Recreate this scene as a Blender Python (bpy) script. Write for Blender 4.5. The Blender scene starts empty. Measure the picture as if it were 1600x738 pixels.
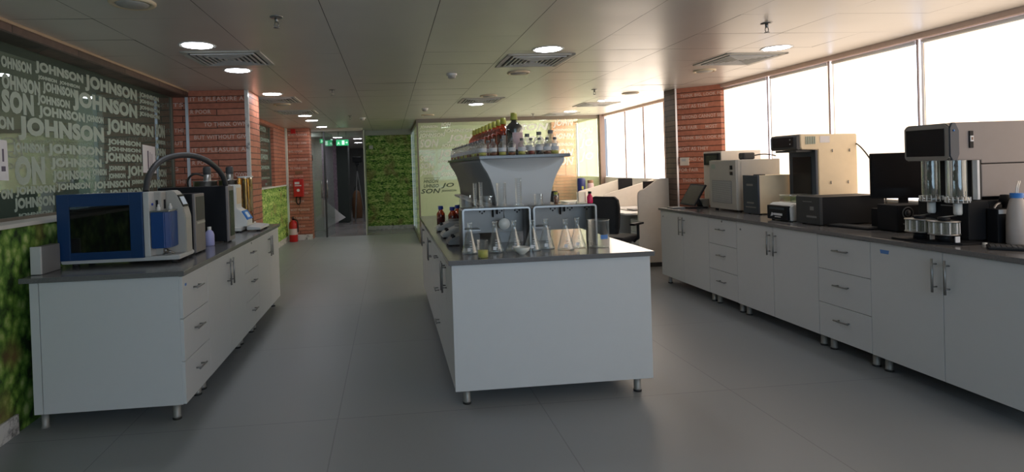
import bpy, bmesh, math, random
from mathutils import Vector, Matrix
random.seed(7)
S = bpy.context.scene
COL = S.collection
PI = math.pi

# ------------------------------------------------------------------ camera
cam_d = bpy.data.cameras.new('camera'); cam = bpy.data.objects.new('camera', cam_d); COL.objects.link(cam)
cr = (0.99453984, -0.09897724, -0.0330766); cu = (0.03405053, 0.00816647, 0.99938675); cf = (0.09864642, 0.99505619, -0.01149211)
M = Matrix(((cr[0], cu[0], -cf[0], 0), (cr[1], cu[1], -cf[1], 0), (cr[2], cu[2], -cf[2], 1.4602), (0, 0, 0, 1)))
cam.matrix_world = M
cam_d.sensor_width = 36; cam_d.lens = 20.25; cam_d.shift_x = 0.064; cam_d.shift_y = -0.0603
cam_d.clip_start = 0.05
S.camera = cam
# ------------------------------------------------------------------ view / light levels
S.view_settings.view_transform = 'Standard'; S.view_settings.look = 'None'
S.view_settings.gamma = 1; S.view_settings.use_curve_mapping = False
S.view_settings.exposure = 0.0
BLIND_E = 1.85      # daylight through the warm roller blinds on the right
SKY_E = 5.0        # open gaps between the blinds
REAR_E = 4.0       # cool daylight window behind the camera
LAMP_E = 34.0      # ceiling downlights
FAR_E = 12.0        # unseen glowing blind added to light the glazed room
HALL_E = 3.0
w = bpy.data.worlds.new('world'); S.world = w; w.use_nodes = True
w.node_tree.nodes['Background'].inputs[0].default_value = (0.8, 0.88, 1, 1)
w.node_tree.nodes['Background'].inputs[1].default_value = 0.6

# ------------------------------------------------------------------ materials
MAT = {}
def nodes(name):
    m = bpy.data.materials.new(name); m.use_nodes = True
    nt = m.node_tree; b = nt.nodes['Principled BSDF']
    return m, nt, b
def pm(name, c, rough=.5, metal=0., var=.06, scale=14., spec=None, bump=0.):
    m, nt, b = nodes(name)
    N = nt.nodes; L = nt.links
    tc = N.new('ShaderNodeTexCoord'); nz = N.new('ShaderNodeTexNoise'); nz.inputs['Scale'].default_value = scale; nz.inputs['Detail'].default_value = 3
    L.new(tc.outputs['Object'], nz.inputs['Vector'])
    mx = N.new('ShaderNodeMix'); mx.data_type = 'RGBA'
    L.new(nz.outputs['Fac'], mx.inputs['Factor'])
    mx.inputs[6].default_value = tuple(x*(1-var) for x in c)+(1,)
    mx.inputs[7].default_value = tuple(min(1, x*(1+var)) for x in c)+(1,)
    L.new(mx.outputs[2], b.inputs['Base Color'])
    b.inputs['Roughness'].default_value = rough; b.inputs['Metallic'].default_value = metal
    if spec is not None: b.inputs['Specular IOR Level'].default_value = spec
    if bump:
        bp = N.new('ShaderNodeBump'); bp.inputs['Strength'].default_value = bump; bp.inputs['Distance'].default_value = .01
        L.new(nz.outputs['Fac'], bp.inputs['Height']); L.new(bp.outputs[0], b.inputs['Normal'])
    MAT[name] = m; return m
def emit(name, c, s, mixdiff=True):
    m = bpy.data.materials.new(name); m.use_nodes = True; b = m.node_tree.nodes['Principled BSDF']
    b.inputs['Base Color'].default_value = (*c, 1) if mixdiff else (0, 0, 0, 1)
    b.inputs['Roughness'].default_value = .8
    b.inputs['Emission Color'].default_value = (*c, 1); b.inputs['Emission Strength'].default_value = s
    MAT[name] = m; return m
def glass(name, tint, base=.06, edge=.55, rough=.03, edgecol=(.9, .95, .95), fog=None, fogf=.3):
    m = bpy.data.materials.new(name); m.use_nodes = True; nt = m.node_tree; N = nt.nodes; L = nt.links
    N.remove(N['Principled BSDF'])
    out = N['Material Output']
    t = N.new('ShaderNodeBsdfTransparent'); t.inputs[0].default_value = (*tint, 1)
    g = N.new('ShaderNodeBsdfGlossy'); g.inputs['Roughness'].default_value = rough; g.inputs[0].default_value = (*edgecol, 1)
    lw = N.new('ShaderNodeLayerWeight'); lw.inputs['Blend'].default_value = .35
    mr = N.new('ShaderNodeMapRange'); mr.inputs['To Min'].default_value = base; mr.inputs['To Max'].default_value = edge
    mx = N.new('ShaderNodeMixShader')
    L.new(lw.outputs['Facing'], mr.inputs['Value']); L.new(mr.outputs[0], mx.inputs[0])
    if fog:
        df = N.new('ShaderNodeBsdfDiffuse'); df.inputs[0].default_value = (*fog, 1); m2 = N.new('ShaderNodeMixShader'); m2.inputs[0].default_value = fogf
        L.new(t.outputs[0], m2.inputs[1]); L.new(df.outputs[0], m2.inputs[2]); L.new(m2.outputs[0], mx.inputs[1])
    else: L.new(t.outputs[0], mx.inputs[1])
    L.new(g.outputs[0], mx.inputs[2]); L.new(mx.outputs[0], out.inputs[0])
    MAT[name] = m; return m

def brick_mat(name, c1, c2, mortar):
    m, nt, b = nodes(name); N = nt.nodes; L = nt.links
    tc = N.new('ShaderNodeTexCoord'); sp = N.new('ShaderNodeSeparateXYZ'); L.new(tc.outputs['Object'], sp.inputs[0])
    ad = N.new('ShaderNodeMath'); ad.operation = 'ADD'; L.new(sp.outputs[0], ad.inputs[0]); L.new(sp.outputs[1], ad.inputs[1])
    nz = N.new('ShaderNodeTexNoise'); nz.inputs['Scale'].default_value = 5; nz.inputs['Detail'].default_value = 4; L.new(tc.outputs['Object'], nz.inputs['Vector'])
    off = N.new('ShaderNodeMath'); off.operation = 'MULTIPLY_ADD'; L.new(nz.outputs['Fac'], off.inputs[0]); off.inputs[1].default_value = .018; L.new(sp.outputs[2], off.inputs[2])
    cb = N.new('ShaderNodeCombineXYZ'); L.new(ad.outputs[0], cb.inputs[0]); L.new(off.outputs[0], cb.inputs[1])
    br = N.new('ShaderNodeTexBrick'); L.new(cb.outputs[0], br.inputs['Vector'])
    br.inputs['Scale'].default_value = 1; br.inputs['Brick Width'].default_value = .74; br.inputs['Row Height'].default_value = .0715
    br.inputs['Mortar Size'].default_value = .0085; br.inputs['Mortar Smooth'].default_value = .9; br.inputs['Bias'].default_value = 0
    br.inputs['Color1'].default_value = (*c1, 1); br.inputs['Color2'].default_value = (*c2, 1); br.inputs['Mortar'].default_value = (*mortar, 1)
    n2 = N.new('ShaderNodeTexNoise'); n2.inputs['Scale'].default_value = 22; n2.inputs['Detail'].default_value = 5; L.new(tc.outputs['Object'], n2.inputs['Vector'])
    rp = N.new('ShaderNodeMapRange'); rp.inputs['To Min'].default_value = .55; rp.inputs['To Max'].default_value = 1.4; L.new(n2.outputs['Fac'], rp.inputs['Value'])
    mx = N.new('ShaderNodeMix'); mx.data_type = 'RGBA'; mx.blend_type = 'MULTIPLY'; mx.inputs['Factor'].default_value = .8
    L.new(br.outputs['Color'], mx.inputs[6]); L.new(rp.outputs[0], mx.inputs[7]); L.new(mx.outputs[2], b.inputs['Base Color'])
    b.inputs['Roughness'].default_value = .55
    MAT[name] = m; return m

def leaf_mat(name, scale, stops, band=0., tilt=1.):
    m, nt, b = nodes(name); N = nt.nodes; L = nt.links
    tc = N.new('ShaderNodeTexCoord'); mp = N.new('ShaderNodeMapping'); mp.inputs['Scale'].default_value = (1, 1, tilt); mp.inputs['Rotation'].default_value = (.5, .2, 0)
    L.new(tc.outputs['Object'], mp.inputs[0])
    nz = N.new('ShaderNodeTexNoise'); nz.inputs['Scale'].default_value = scale; nz.inputs['Detail'].default_value = 6; nz.inputs['Roughness'].default_value = .7
    L.new(mp.outputs[0], nz.inputs['Vector'])
    vo = N.new('ShaderNodeTexVoronoi'); vo.inputs['Scale'].default_value = scale*2.2; vo.inputs['Randomness'].default_value = 1
    L.new(mp.outputs[0], vo.inputs['Vector'])
    a = N.new('ShaderNodeMath'); a.operation = 'MULTIPLY_ADD'; L.new(vo.outputs['Distance'], a.inputs[0]); a.inputs[1].default_value = -.45; L.new(nz.outputs['Fac'], a.inputs[2])
    last = a
    if band:
        sp = N.new('ShaderNodeSeparateXYZ'); L.new(tc.outputs['Object'], sp.inputs[0])
        wv = N.new('ShaderNodeMath'); wv.operation = 'SINE'; ml = N.new('ShaderNodeMath'); ml.operation = 'MULTIPLY'; ml.inputs[1].default_value = 2*PI/band
        L.new(sp.outputs[2], ml.inputs[0]); L.new(ml.outputs[0], wv.inputs[0])
        a2 = N.new('ShaderNodeMath'); a2.operation = 'MULTIPLY_ADD'; L.new(wv.outputs[0], a2.inputs[0]); a2.inputs[1].default_value = .05; L.new(a.outputs[0], a2.inputs[2]); last = a2
    cr_ = N.new('ShaderNodeValToRGB'); L.new(last.outputs[0], cr_.inputs[0])
    e = cr_.color_ramp.elements
    for i, (p, c) in enumerate(stops):
        if i < 2: el = e[i]; el.position = p
        else: el = e.new(p)
        el.color = (*c, 1)
    n3 = N.new('ShaderNodeTexNoise'); n3.inputs['Scale'].default_value = scale*.35; n3.inputs['Detail'].default_value = 2; L.new(tc.outputs['Object'], n3.inputs['Vector'])
    r3 = N.new('ShaderNodeMapRange'); r3.inputs['From Min'].default_value = .56; r3.inputs['From Max'].default_value = .7; r3.inputs['To Max'].default_value = .55; L.new(n3.outputs['Fac'], r3.inputs['Value'])
    mx = N.new('ShaderNodeMix'); mx.data_type = 'RGBA'; L.new(r3.outputs[0], mx.inputs['Factor']); L.new(cr_.outputs[0], mx.inputs[6]); mx.inputs[7].default_value = (.28, .15, .07, 1)
    L.new(mx.outputs[2], b.inputs['Base Color']); b.inputs['Roughness'].default_value = .6
    MAT[name] = m; return m

def tile_mat(name, c, tx, ty, ox, oy, rough, line=.55, lw=.004, var=.07, spec=.5):
    m, nt, b = nodes(name); N = nt.nodes; L = nt.links
    tc = N.new('ShaderNodeTexCoord'); mp = N.new('ShaderNodeMapping'); mp.inputs['Location'].default_value = (ox, oy, 0); L.new(tc.outputs['Object'], mp.inputs[0])
    br = N.new('ShaderNodeTexBrick'); L.new(mp.outputs[0], br.inputs['Vector']); br.offset = 0; br.inputs['Scale'].default_value = 1
    br.inputs['Brick Width'].default_value = tx; br.inputs['Row Height'].default_value = ty; br.inputs['Mortar Size'].default_value = lw; br.inputs['Mortar Smooth'].default_value = .3
    br.inputs['Color1'].default_value = (*c, 1); br.inputs['Color2'].default_value = tuple(x*(1-var) for x in c)+(1,); br.inputs['Mortar'].default_value = tuple(x*line for x in c)+(1,)
    nz = N.new('ShaderNodeTexNoise'); nz.inputs['Scale'].default_value = 1.3; nz.inputs['Detail'].default_value = 6; L.new(tc.outputs['Object'], nz.inputs['Vector'])
    mr = N.new('ShaderNodeMapRange'); mr.inputs['To Min'].default_value = 1-var*1.5; mr.inputs['To Max'].default_value = 1+var*1.5; L.new(nz.outputs['Fac'], mr.inputs['Value'])
    mx = N.new('ShaderNodeMix'); mx.data_type = 'RGBA'; mx.blend_type = 'MULTIPLY'; mx.inputs['Factor'].default_value = 1
    L.new(br.outputs['Color'], mx.inputs[6]); L.new(mr.outputs[0], mx.inputs[7]); L.new(mx.outputs[2], b.inputs['Base Color'])
    rr = N.new('ShaderNodeMapRange'); rr.inputs['To Min'].default_value = rough-.08; rr.inputs['To Max'].default_value = rough+.08; L.new(nz.outputs['Fac'], rr.inputs['Value'])
    L.new(rr.outputs[0], b.inputs['Roughness']); b.inputs['Specular IOR Level'].default_value = spec
    MAT[name] = m; return m

def speck_mat(name, base, dark, scale=60, rough=.35, thr=.62):
    m, nt, b = nodes(name); N = nt.nodes; L = nt.links
    tc = N.new('ShaderNodeTexCoord'); nz = N.new('ShaderNodeTexNoise'); nz.inputs['Scale'].default_value = scale; nz.inputs['Detail'].default_value = 5; nz.inputs['Roughness'].default_value = .75
    L.new(tc.outputs['Object'], nz.inputs['Vector']); r = N.new('ShaderNodeValToRGB'); L.new(nz.outputs['Fac'], r.inputs[0])
    r.color_ramp.elements[0].position = thr-.12; r.color_ramp.elements[0].color = (*base, 1); r.color_ramp.elements[1].position = thr+.06; r.color_ramp.elements[1].color = (*dark, 1)
    L.new(r.outputs[0], b.inputs['Base Color']); b.inputs['Roughness'].default_value = rough
    MAT[name] = m; return m

tile_mat('floor_vinyl', (.285, .30, .31), 1.22, 1.45, .35, .92, .42, line=.72, lw=.004, var=.035, spec=.45)
tile_mat('hall_tile', (.42, .39, .38), .8, .8, 0, 0, .15, line=.7)
pm('ceiling_panel', (.70, .665, .615), .34, .25, .05, 3)
pm('ceiling_gap', (.10, .095, .085), .8)
pm('plaster', (.62, .60, .55), .8)
pm('cream_wall', (.78, .72, .64), .7)
pm('pink_wall', (.80, .60, .50), .75)
pm('dark_wall', (.05, .06, .055), .9)
pm('lintel_gold', (.50, .36, .24), .5)
brick_mat('brick_paper', (.44, .15, .092), (.54, .205, .13), (.05, .02, .015))
brick_mat('brick_paper_dark', (.10, .065, .05), (.16, .10, .08), (.02, .016, .012))  # darker brick; on the right pillar's side it paints shade
leaf_mat('leaf_near', 8, [(.10, (.015, .035, .008)), (.52, (.50, .58, .22)), (.24, (.08, .18, .025)), (.36, (.20, .34, .06))], tilt=.8)
leaf_mat('leaf_far', 9, [(.04, (.03, .08, .015)), (.46, (.74, .80, .30)), (.17, (.14, .32, .04)), (.29, (.34, .54, .10))], band=.17, tilt=2.2)
speck_mat('marble', (.72, .70, .68), (.10, .09, .10), 9, .3)
speck_mat('worktop_stone', (.145, .142, .145), (.30, .30, .31), 260, .17, .66)
speck_mat('purple_paper', (.52, .40, .48), (.24, .15, .23), 14, .6, .55)
pm('cabinet_white', (.64, .65, .66), .38, var=.02)
pm('cabinet_carcass', (.55, .55, .53), .5)
pm('steel', (.34, .335, .33), .32, 1, .05)
pm('steel_brushed', (.33, .33, .325), .42, .9, .08, 40)
pm('dark_rubber', (.02, .02, .02), .6)
pm('black_plastic', (.012, .013, .016), .55, spec=.22)
pm('black_gloss', (.010, .011, .014), .22, spec=.35)
pm('navy_panel', (.030, .045, .070), .35)
pm('dark_grey', (.05, .052, .056), .5, spec=.4)
pm('mid_grey', (.22, .22, .22), .5)
pm('taupe', (.24, .213, .213), .42)
pm('bronze', (.20, .17, .13), .4, .3)
pm('beige_metal', (.80, .66, .46), .5)
pm('stand_grey', (.25, .24, .23), .42, .5)
pm('leg_metal', (.34, .33, .31), .45, .3)
pm('grey_beige', (.47, .45, .41), .5)
pm('light_grey', (.58, .58, .57), .45)
pm('white_plastic', (.78, .78, .76), .4)
pm('blue_paint', (.003, .038, .135), .38)
pm('blue_side', (.008, .06, .24), .35)
pm('blue_trim', (.03, .20, .62), .4)
pm('blue_cap', (.02, .06, .38), .4)
pm('yellow_cap', (.52, .52, .10), .4)
pm('brown_frame', (.22, .15, .11), .5)
pm('red_paint', (.55, .015, .015), .3)
pm('red_liquid', (.30, .03, .01), .2)
pm('yellow_liquid', (.72, .66, .12), .15)
pm('black_liquid', (.02, .015, .012), .2)
pm('pink_liquid', (.95, .03, .14), .25)
pm('amber_liquid', (.26, .07, .008), .2)
pm('label_paper', (.78, .78, .80), .6)
pm('label_pink', (.68, .50, .52), .6)
pm('label_blue', (.10, .25, .60), .5)
pm('sign_green', (.02, .30, .12), .5)
pm('paper', (.74, .72, .74), .7)
pm('ink', (.12, .10, .14), .7)
pm('film_white', (.36, .42, .35), .6)
pm('film_bright', (.90, .94, .86), .6)
pm('film_dark', (.06, .09, .07), .6)
pm('brick_words', (.68, .50, .43), .6)
pm('sage', (.35, .42, .36), .5)
pm('fabric_black', (.018, .02, .024), .8, bump=.3, scale=120)
pm('wood_brown', (.25, .12, .06), .5)
pm('lilac_plastic', (.50, .50, .85), .4)
pm('navy_tin', (.02, .03, .16), .35)
pm('brass', (.42, .37, .27), .25, 1)
pm('frosted_acrylic', (.80, .82, .80), .25)
pm('milky_plastic', (.52, .46, .43), .4)
pm('porcelain', (.72, .72, .66), .25)
pm('aluminium_frame', (.72, .74, .80), .35, .6)
pm('film_frosted', (.75, .80, .72), .5)
glass('lab_glass', (.95, .96, .96), .07, .85, fog=(.85, .84, .82), fogf=.055)
glass('acrylic', (.93, .93, .91), .08, .7, fog=(.8, .8, .78), fogf=.08)
glass('partition_glass', (.90, .96, .86), .02, .3, .01, fog=(.46, .48, .36), fogf=.26)
glass('window_glass', (.55, .68, .60), .045, .40, .008, fog=(.11, .15, .12), fogf=.55)
glass('film_translucent', (.95, .95, .88), .02, .1, .2, fog=(.85, .85, .78), fogf=.6)
glass('door_glass', (.80, .86, .84), .10, .5, .01)
glass('amber_glass', (.62, .20, .03), .12, .5, .05)
glass('oil_glass', (.85, .68, .35), .12, .6, .06)
glass('tinted_glass', (.20, .26, .24), .02, .25, .02)
glass('purple_glass', (.05, .03, .07), .18, .6, .05)
emit('blind_warm', (1.0, .81, .64), BLIND_E); MAT['blind_warm'].node_tree.nodes['Principled BSDF'].inputs['Base Color'].default_value = (.25, .20, .15, 1)
emit('blind_far', (1.0, .85, .70), BLIND_E*2.2)
emit('sky_gap', (.80, .84, 1.0), SKY_E, False)
emit('rear_daylight', (.60, .80, 1.0), REAR_E)
emit('lamp_disc', (.90, .94, 1.0), LAMP_E)
emit('hall_lamp', (.92, .95, 1.0), LAMP_E)
emit('exit_glow', (.05, .55, .22), .7)
emit('exit_white', (.75, 1.0, .85), 1.0)
emit('screen_glow', (.35, .40, .45), .35)

# ------------------------------------------------------------------ mesh builder
class MB:
    def __init__(s): s.bm = bmesh.new()
    def _merge(s, b2, smooth=None):
        if smooth is not None:
            for f in b2.faces: f.smooth = smooth
        me = bpy.data.meshes.new('t'); b2.to_mesh(me); b2.free(); s.bm.from_mesh(me); bpy.data.meshes.remove(me)
    def box(s, x0, x1, y0, y1, z0, z1, bev=0, seg=2):
        b = bmesh.new(); bmesh.ops.create_cube(b, size=1)
        for v in b.verts: v.co = Vector(((x0+x1)/2+v.co.x*(x1-x0), (y0+y1)/2+v.co.y*(y1-y0), (z0+z1)/2+v.co.z*(z1-z0)))
        if bev: bmesh.ops.bevel(b, geom=list(b.edges), offset=bev, segments=seg, affect='EDGES', profile=.6)
        s._merge(b, False); return s
    def lathe(s, prof, c=(0, 0, 0), n=24, axis='z', cap=True):
        b = bmesh.new(); rings = []
        for r, z in prof:
            ring = []
            for i in range(n):
                a = 2*PI*i/n; x, y = r*math.cos(a), r*math.sin(a)
                p = (x, y, z) if axis == 'z' else ((z, x, y) if axis == 'x' else (x, -z, y))
                if axis == 'y': p = (x, z, y)
                ring.append(b.verts.new((p[0]+c[0], p[1]+c[1], p[2]+c[2])))
            rings.append(ring)
        for k in range(len(rings)-1):
            for i in range(n):
                b.faces.new((rings[k][i], rings[k][(i+1) % n], rings[k+1][(i+1) % n], rings[k+1][i]))
        if cap:
            for ring in (rings[0], rings[-1]):
                try: b.faces.new(ring)
                except Exception: pass
        bmesh.ops.recalc_face_normals(b, faces=b.faces)
        for f in b.faces: f.smooth = len(f.verts) == 4
        s._merge(b); return s
    def cyl(s, c, r, h, n=20, axis='z'):
        return s.lathe([(r, 0), (r, h)], c, n, axis)
    def prism(s, pts, plane, d0, d1, bev=0):
        b = bmesh.new()
        def P(a, c, d): return {'xz': (a, d, c), 'yz': (d, a, c), 'xy': (a, c, d)}[plane]
        v0 = [b.verts.new(P(a, c, d0)) for a, c in pts]; v1 = [b.verts.new(P(a, c, d1)) for a, c in pts]
        b.faces.new(v0); b.faces.new(v1[::-1]); n = len(pts)
        for i in range(n): b.faces.new((v0[i], v0[(i+1) % n], v1[(i+1) % n], v1[i]))
        bmesh.ops.recalc_face_normals(b, faces=b.faces)
        if bev: bmesh.ops.bevel(b, geom=list(b.edges), offset=bev, segments=2, affect='EDGES')
        s._merge(b, False); return s
    def tube(s, pts, r, n=10, closed=False, smooth_path=0):
        P = [Vector(p) for p in pts]
        for _ in range(smooth_path):
            Q = [P[0]]
            for i in range(len(P)-1): Q += [P[i]*.75+P[i+1]*.25, P[i]*.25+P[i+1]*.75]
            Q.append(P[-1]); P = Q
        b = bmesh.new(); rings = []; up = Vector((0, 0, 1))
        for i, p in enumerate(P):
            t = (P[min(i+1, len(P)-1)]-P[max(i-1, 0)]).normalized()
            if i == 0: a = t.orthogonal().normalized()
            else:
                a = (a-t*a.dot(t)); a = a.normalized() if a.length > 1e-6 else t.orthogonal().normalized()
            c = t.cross(a)
            rings.append([b.verts.new(p+(a*math.cos(2*PI*k/n)+c*math.sin(2*PI*k/n))*r) for k in range(n)])
        for k in range(len(rings)-1):
            for i in range(n): b.faces.new((rings[k][i], rings[k][(i+1) % n], rings[k+1][(i+1) % n], rings[k+1][i]))
        b.faces.new(rings[0]); b.faces.new(rings[-1])
        bmesh.ops.recalc_face_normals(b, faces=b.faces)
        for f in b.faces: f.smooth = len(f.verts) == 4
        s._merge(b); return s
    def sheet(s, pts, plane, d0, d1, th):
        # curved sheet: polyline in a plane swept along the third axis, given thickness
        n = len(pts); off = []
        for i in range(n):
            a = Vector(pts[max(i-1, 0)]); c = Vector(pts[min(i+1, n-1)]); t = (c-a).normalized(); off.append((pts[i][0]-t.y*th, pts[i][1]+t.x*th))
        b = bmesh.new()
        def P(a, c, d): return {'xz': (a, d, c), 'yz': (d, a, c), 'xy': (a, c, d)}[plane]
        A = [[b.verts.new(P(*p, d)) for p in pts] for d in (d0, d1)]; B = [[b.verts.new(P(*p, d)) for p in off] for d in (d0, d1)]
        for i in range(n-1):
            f1 = b.faces.new((A[0][i], A[0][i+1], A[1][i+1], A[1][i])); f2 = b.faces.new((B[0][i], B[0][i+1], B[1][i+1], B[1][i])); f1.smooth = f2.smooth = True
            b.faces.new((A[0][i], A[0][i+1], B[0][i+1], B[0][i])); b.faces.new((A[1][i], A[1][i+1], B[1][i+1], B[1][i]))
        for k in (0, n-1): b.faces.new((A[0][k], A[1][k], B[1][k], B[0][k]))
        bmesh.ops.recalc_face_normals(b, faces=b.faces); s._merge(b); return s
    def text(s, body, org, ax, width, height, depth=.0008, bold=.02, shear=0., nrm=None):
        me = text_mesh(body, bold, shear)
        ax = Vector(ax).normalized(); up = Vector((0, 0, 1)); nrm = Vector(nrm) if nrm else ax.cross(up)
        xs = [v.co.x for v in me.vertices]; ys = [v.co.y for v in me.vertices]
        x0, x1, y0, y1 = min(xs), max(xs), min(ys), max(ys)
        b = bmesh.new(); b.from_mesh(me)
        o = Vector(org)
        for v in b.verts:
            zz = 1 if v.co.z > 0 else 0
            v.co = o+ax*((v.co.x-x0)/(x1-x0)*width)+up*((v.co.y-y0)/(y1-y0)*height)+nrm*(zz*depth)
        s._merge(b, False); return s
    def build(s, name, mat, parent=None, at=None):
        me = bpy.data.meshes.new(name)
        loc = Vector((0, 0, 0))
        if parent is not None:
            loc = root_loc(parent)
        elif at is not None: loc = Vector(at)
        for v in s.bm.verts: v.co -= loc
        s.bm.to_mesh(me); s.bm.free()
        me.materials.append(MAT[mat] if isinstance(mat, str) else mat)
        o = bpy.data.objects.new(name, me); COL.objects.link(o)
        if parent is not None: o.parent = parent
        else: o.location = loc
        return o
_TX = {}
def text_mesh(body, bold, shear):
    k = (body, bold, shear)
    if k in _TX: return _TX[k]
    cu_ = bpy.data.curves.new('t', 'FONT'); cu_.body = body; cu_.size = 1; cu_.extrude = .01; cu_.offset = bold; cu_.shear = shear; cu_.resolution_u = 3; cu_.space_character = 1.08
    o = bpy.data.objects.new('t', cu_); COL.objects.link(o); bpy.context.view_layer.update()
    dg = bpy.context.evaluated_depsgraph_get()
    me = bpy.data.meshes.new_from_object(o.evaluated_get(dg)); bpy.data.objects.remove(o); bpy.data.curves.remove(cu_)
    _TX[k] = me; return me
def root_loc(o):
    while o.parent is not None: o = o.parent
    return Vector(o.location)
def thing(name, label, cat, loc=(0, 0, 0), group=None):
    o = bpy.data.objects.new(name, None); COL.objects.link(o); o.empty_display_size = .05
    o.location = loc; o['label'] = label; o['category'] = cat
    if group: o['group'] = group
    return o
def tag(o, label, cat, group=None):
    o['label'] = label; o['category'] = cat
    if group: o['group'] = group
    return o
def struct(name, mb, mat, parent=None):
    o = mb.build(name, mat, parent)
    if parent is None: o['kind'] = 'structure'
    return o
def sroot(name, loc=(0, 0, 0)):
    o = bpy.data.objects.new(name, None); COL.objects.link(o); o.location = loc; o['kind'] = 'structure'; return o
def dup(root, loc, label=None, group=None, rz=None, scale=None):
    r = root.copy(); COL.objects.link(r); r.location = loc
    if rz is not None: r.rotation_euler = (0, 0, rz)
    if scale: r.scale = scale
    if label: r['label'] = label
    if group: r['group'] = group
    for ch in [c for c in root.children]:
        c = ch.copy(); COL.objects.link(c); c.parent = r
        for g in [g for g in ch.children]:
            d = g.copy(); COL.objects.link(d); d.parent = c
    return r
ORD = ['nearest', 'second nearest', 'third nearest', 'fourth nearest', 'fifth nearest', 'sixth nearest', 'seventh nearest', 'eighth nearest', 'ninth nearest', 'tenth nearest', 'eleventh nearest', 'twelfth nearest', 'thirteenth nearest', 'fourteenth nearest', 'fifteenth nearest', 'sixteenth nearest', 'farthest']

# ================================================================== SETTING
ZC = 2.4186
struct('floor', MB().box(-2.6, 4.5, -2.6, 13.05, -.1, 0), 'floor_vinyl')
struct('floor_hall', MB().box(-2.8, .57, 13.05, 24, -.1, -.001), 'hall_tile')
struct('floor_glazed_room', MB().box(.57, 4.5, 13.05, 14.3, -.1, 0), 'floor_vinyl')
# ceiling: metal panels with open joints below a dark plenum
def ceiling_panels():
    m = MB(); b = m.bm; s = .684; x0 = -1.0447; rnd = random.Random(3)
    i0, i1 = -2, 9
    for i in range(i0, i1):
        xa = max(-2.25, x0+(i-0)*s) if i < 0 else x0+i*s
        xb = x0+(i+1)*s
        xa = max(xa, -2.25); xb = min(xb, 4.34)
        if xb-xa < .03: continue
        y = -2.5
        while y < 14.2:
            yb = y+.558; t1, t2 = rnd.uniform(-.0022, .0022), rnd.uniform(-.0014, .0014); sag = rnd.uniform(.0005, .003)
            n = 4; g = .0022 if True else 0; gy = .0008
            vs = [[b.verts.new((xa+g+(xb-xa-2*g)*p/n, y+gy+(yb-y-2*gy)*q/n, ZC-sag*math.sin(PI*p/n)*math.sin(PI*q/n)+t1*(q/n-.5)+t2*(p/n-.5))) for q in range(n+1)] for p in range(n+1)]
            for p in range(n):
                for q in range(n):
                    f = b.faces.new((vs[p][q], vs[p][q+1], vs[p+1][q+1], vs[p+1][q])); f.smooth = True
            y = yb
    return m
ceil = struct('ceiling', MB().box(-2.6, 4.5, -2.6, 14.3, ZC+.006, ZC+.12), 'ceiling_gap')
ceiling_panels().build('ceiling_panel_field', 'ceiling_panel', ceil)
struct('ceiling_hall', MB().box(-2.8, .57, 14.0, 24, 2.3, 2.42), 'plaster')

# left wall: leaf paper below a deep sill, etched glazing above
wl = struct('wall_left', MB().box(-2.6, -2.2, -2.6, 6.72, 0, 1.19), 'leaf_near')
struct('baseboard_left', MB().box(-2.2, -2.185, -2.6, 3.56, 0, .115, .002), 'marble')
struct('trim_1', MB().box(-2.42, -2.19, -2.6, 6.72, 1.19, 1.215, .004), 'plaster')
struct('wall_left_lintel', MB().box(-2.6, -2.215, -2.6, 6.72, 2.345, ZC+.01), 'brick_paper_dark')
struct('trim_2', MB().box(-2.235, -2.205, -2.6, 6.72, 2.40, ZC), 'lintel_gold')
w1 = sroot('window_1', (-2.4, 3, 1.215))
MB().box(-2.405, -2.395, -2.55, 6.70, 1.215, 2.345).build('glass_pane', 'window_glass', w1)
MB().box(-2.42, -2.38, -2.55, 6.70, 1.215, 1.235).box(-2.42, -2.38, 6.685, 6.715, 1.215, 2.345).build('frame', 'bronze', w1)
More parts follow.
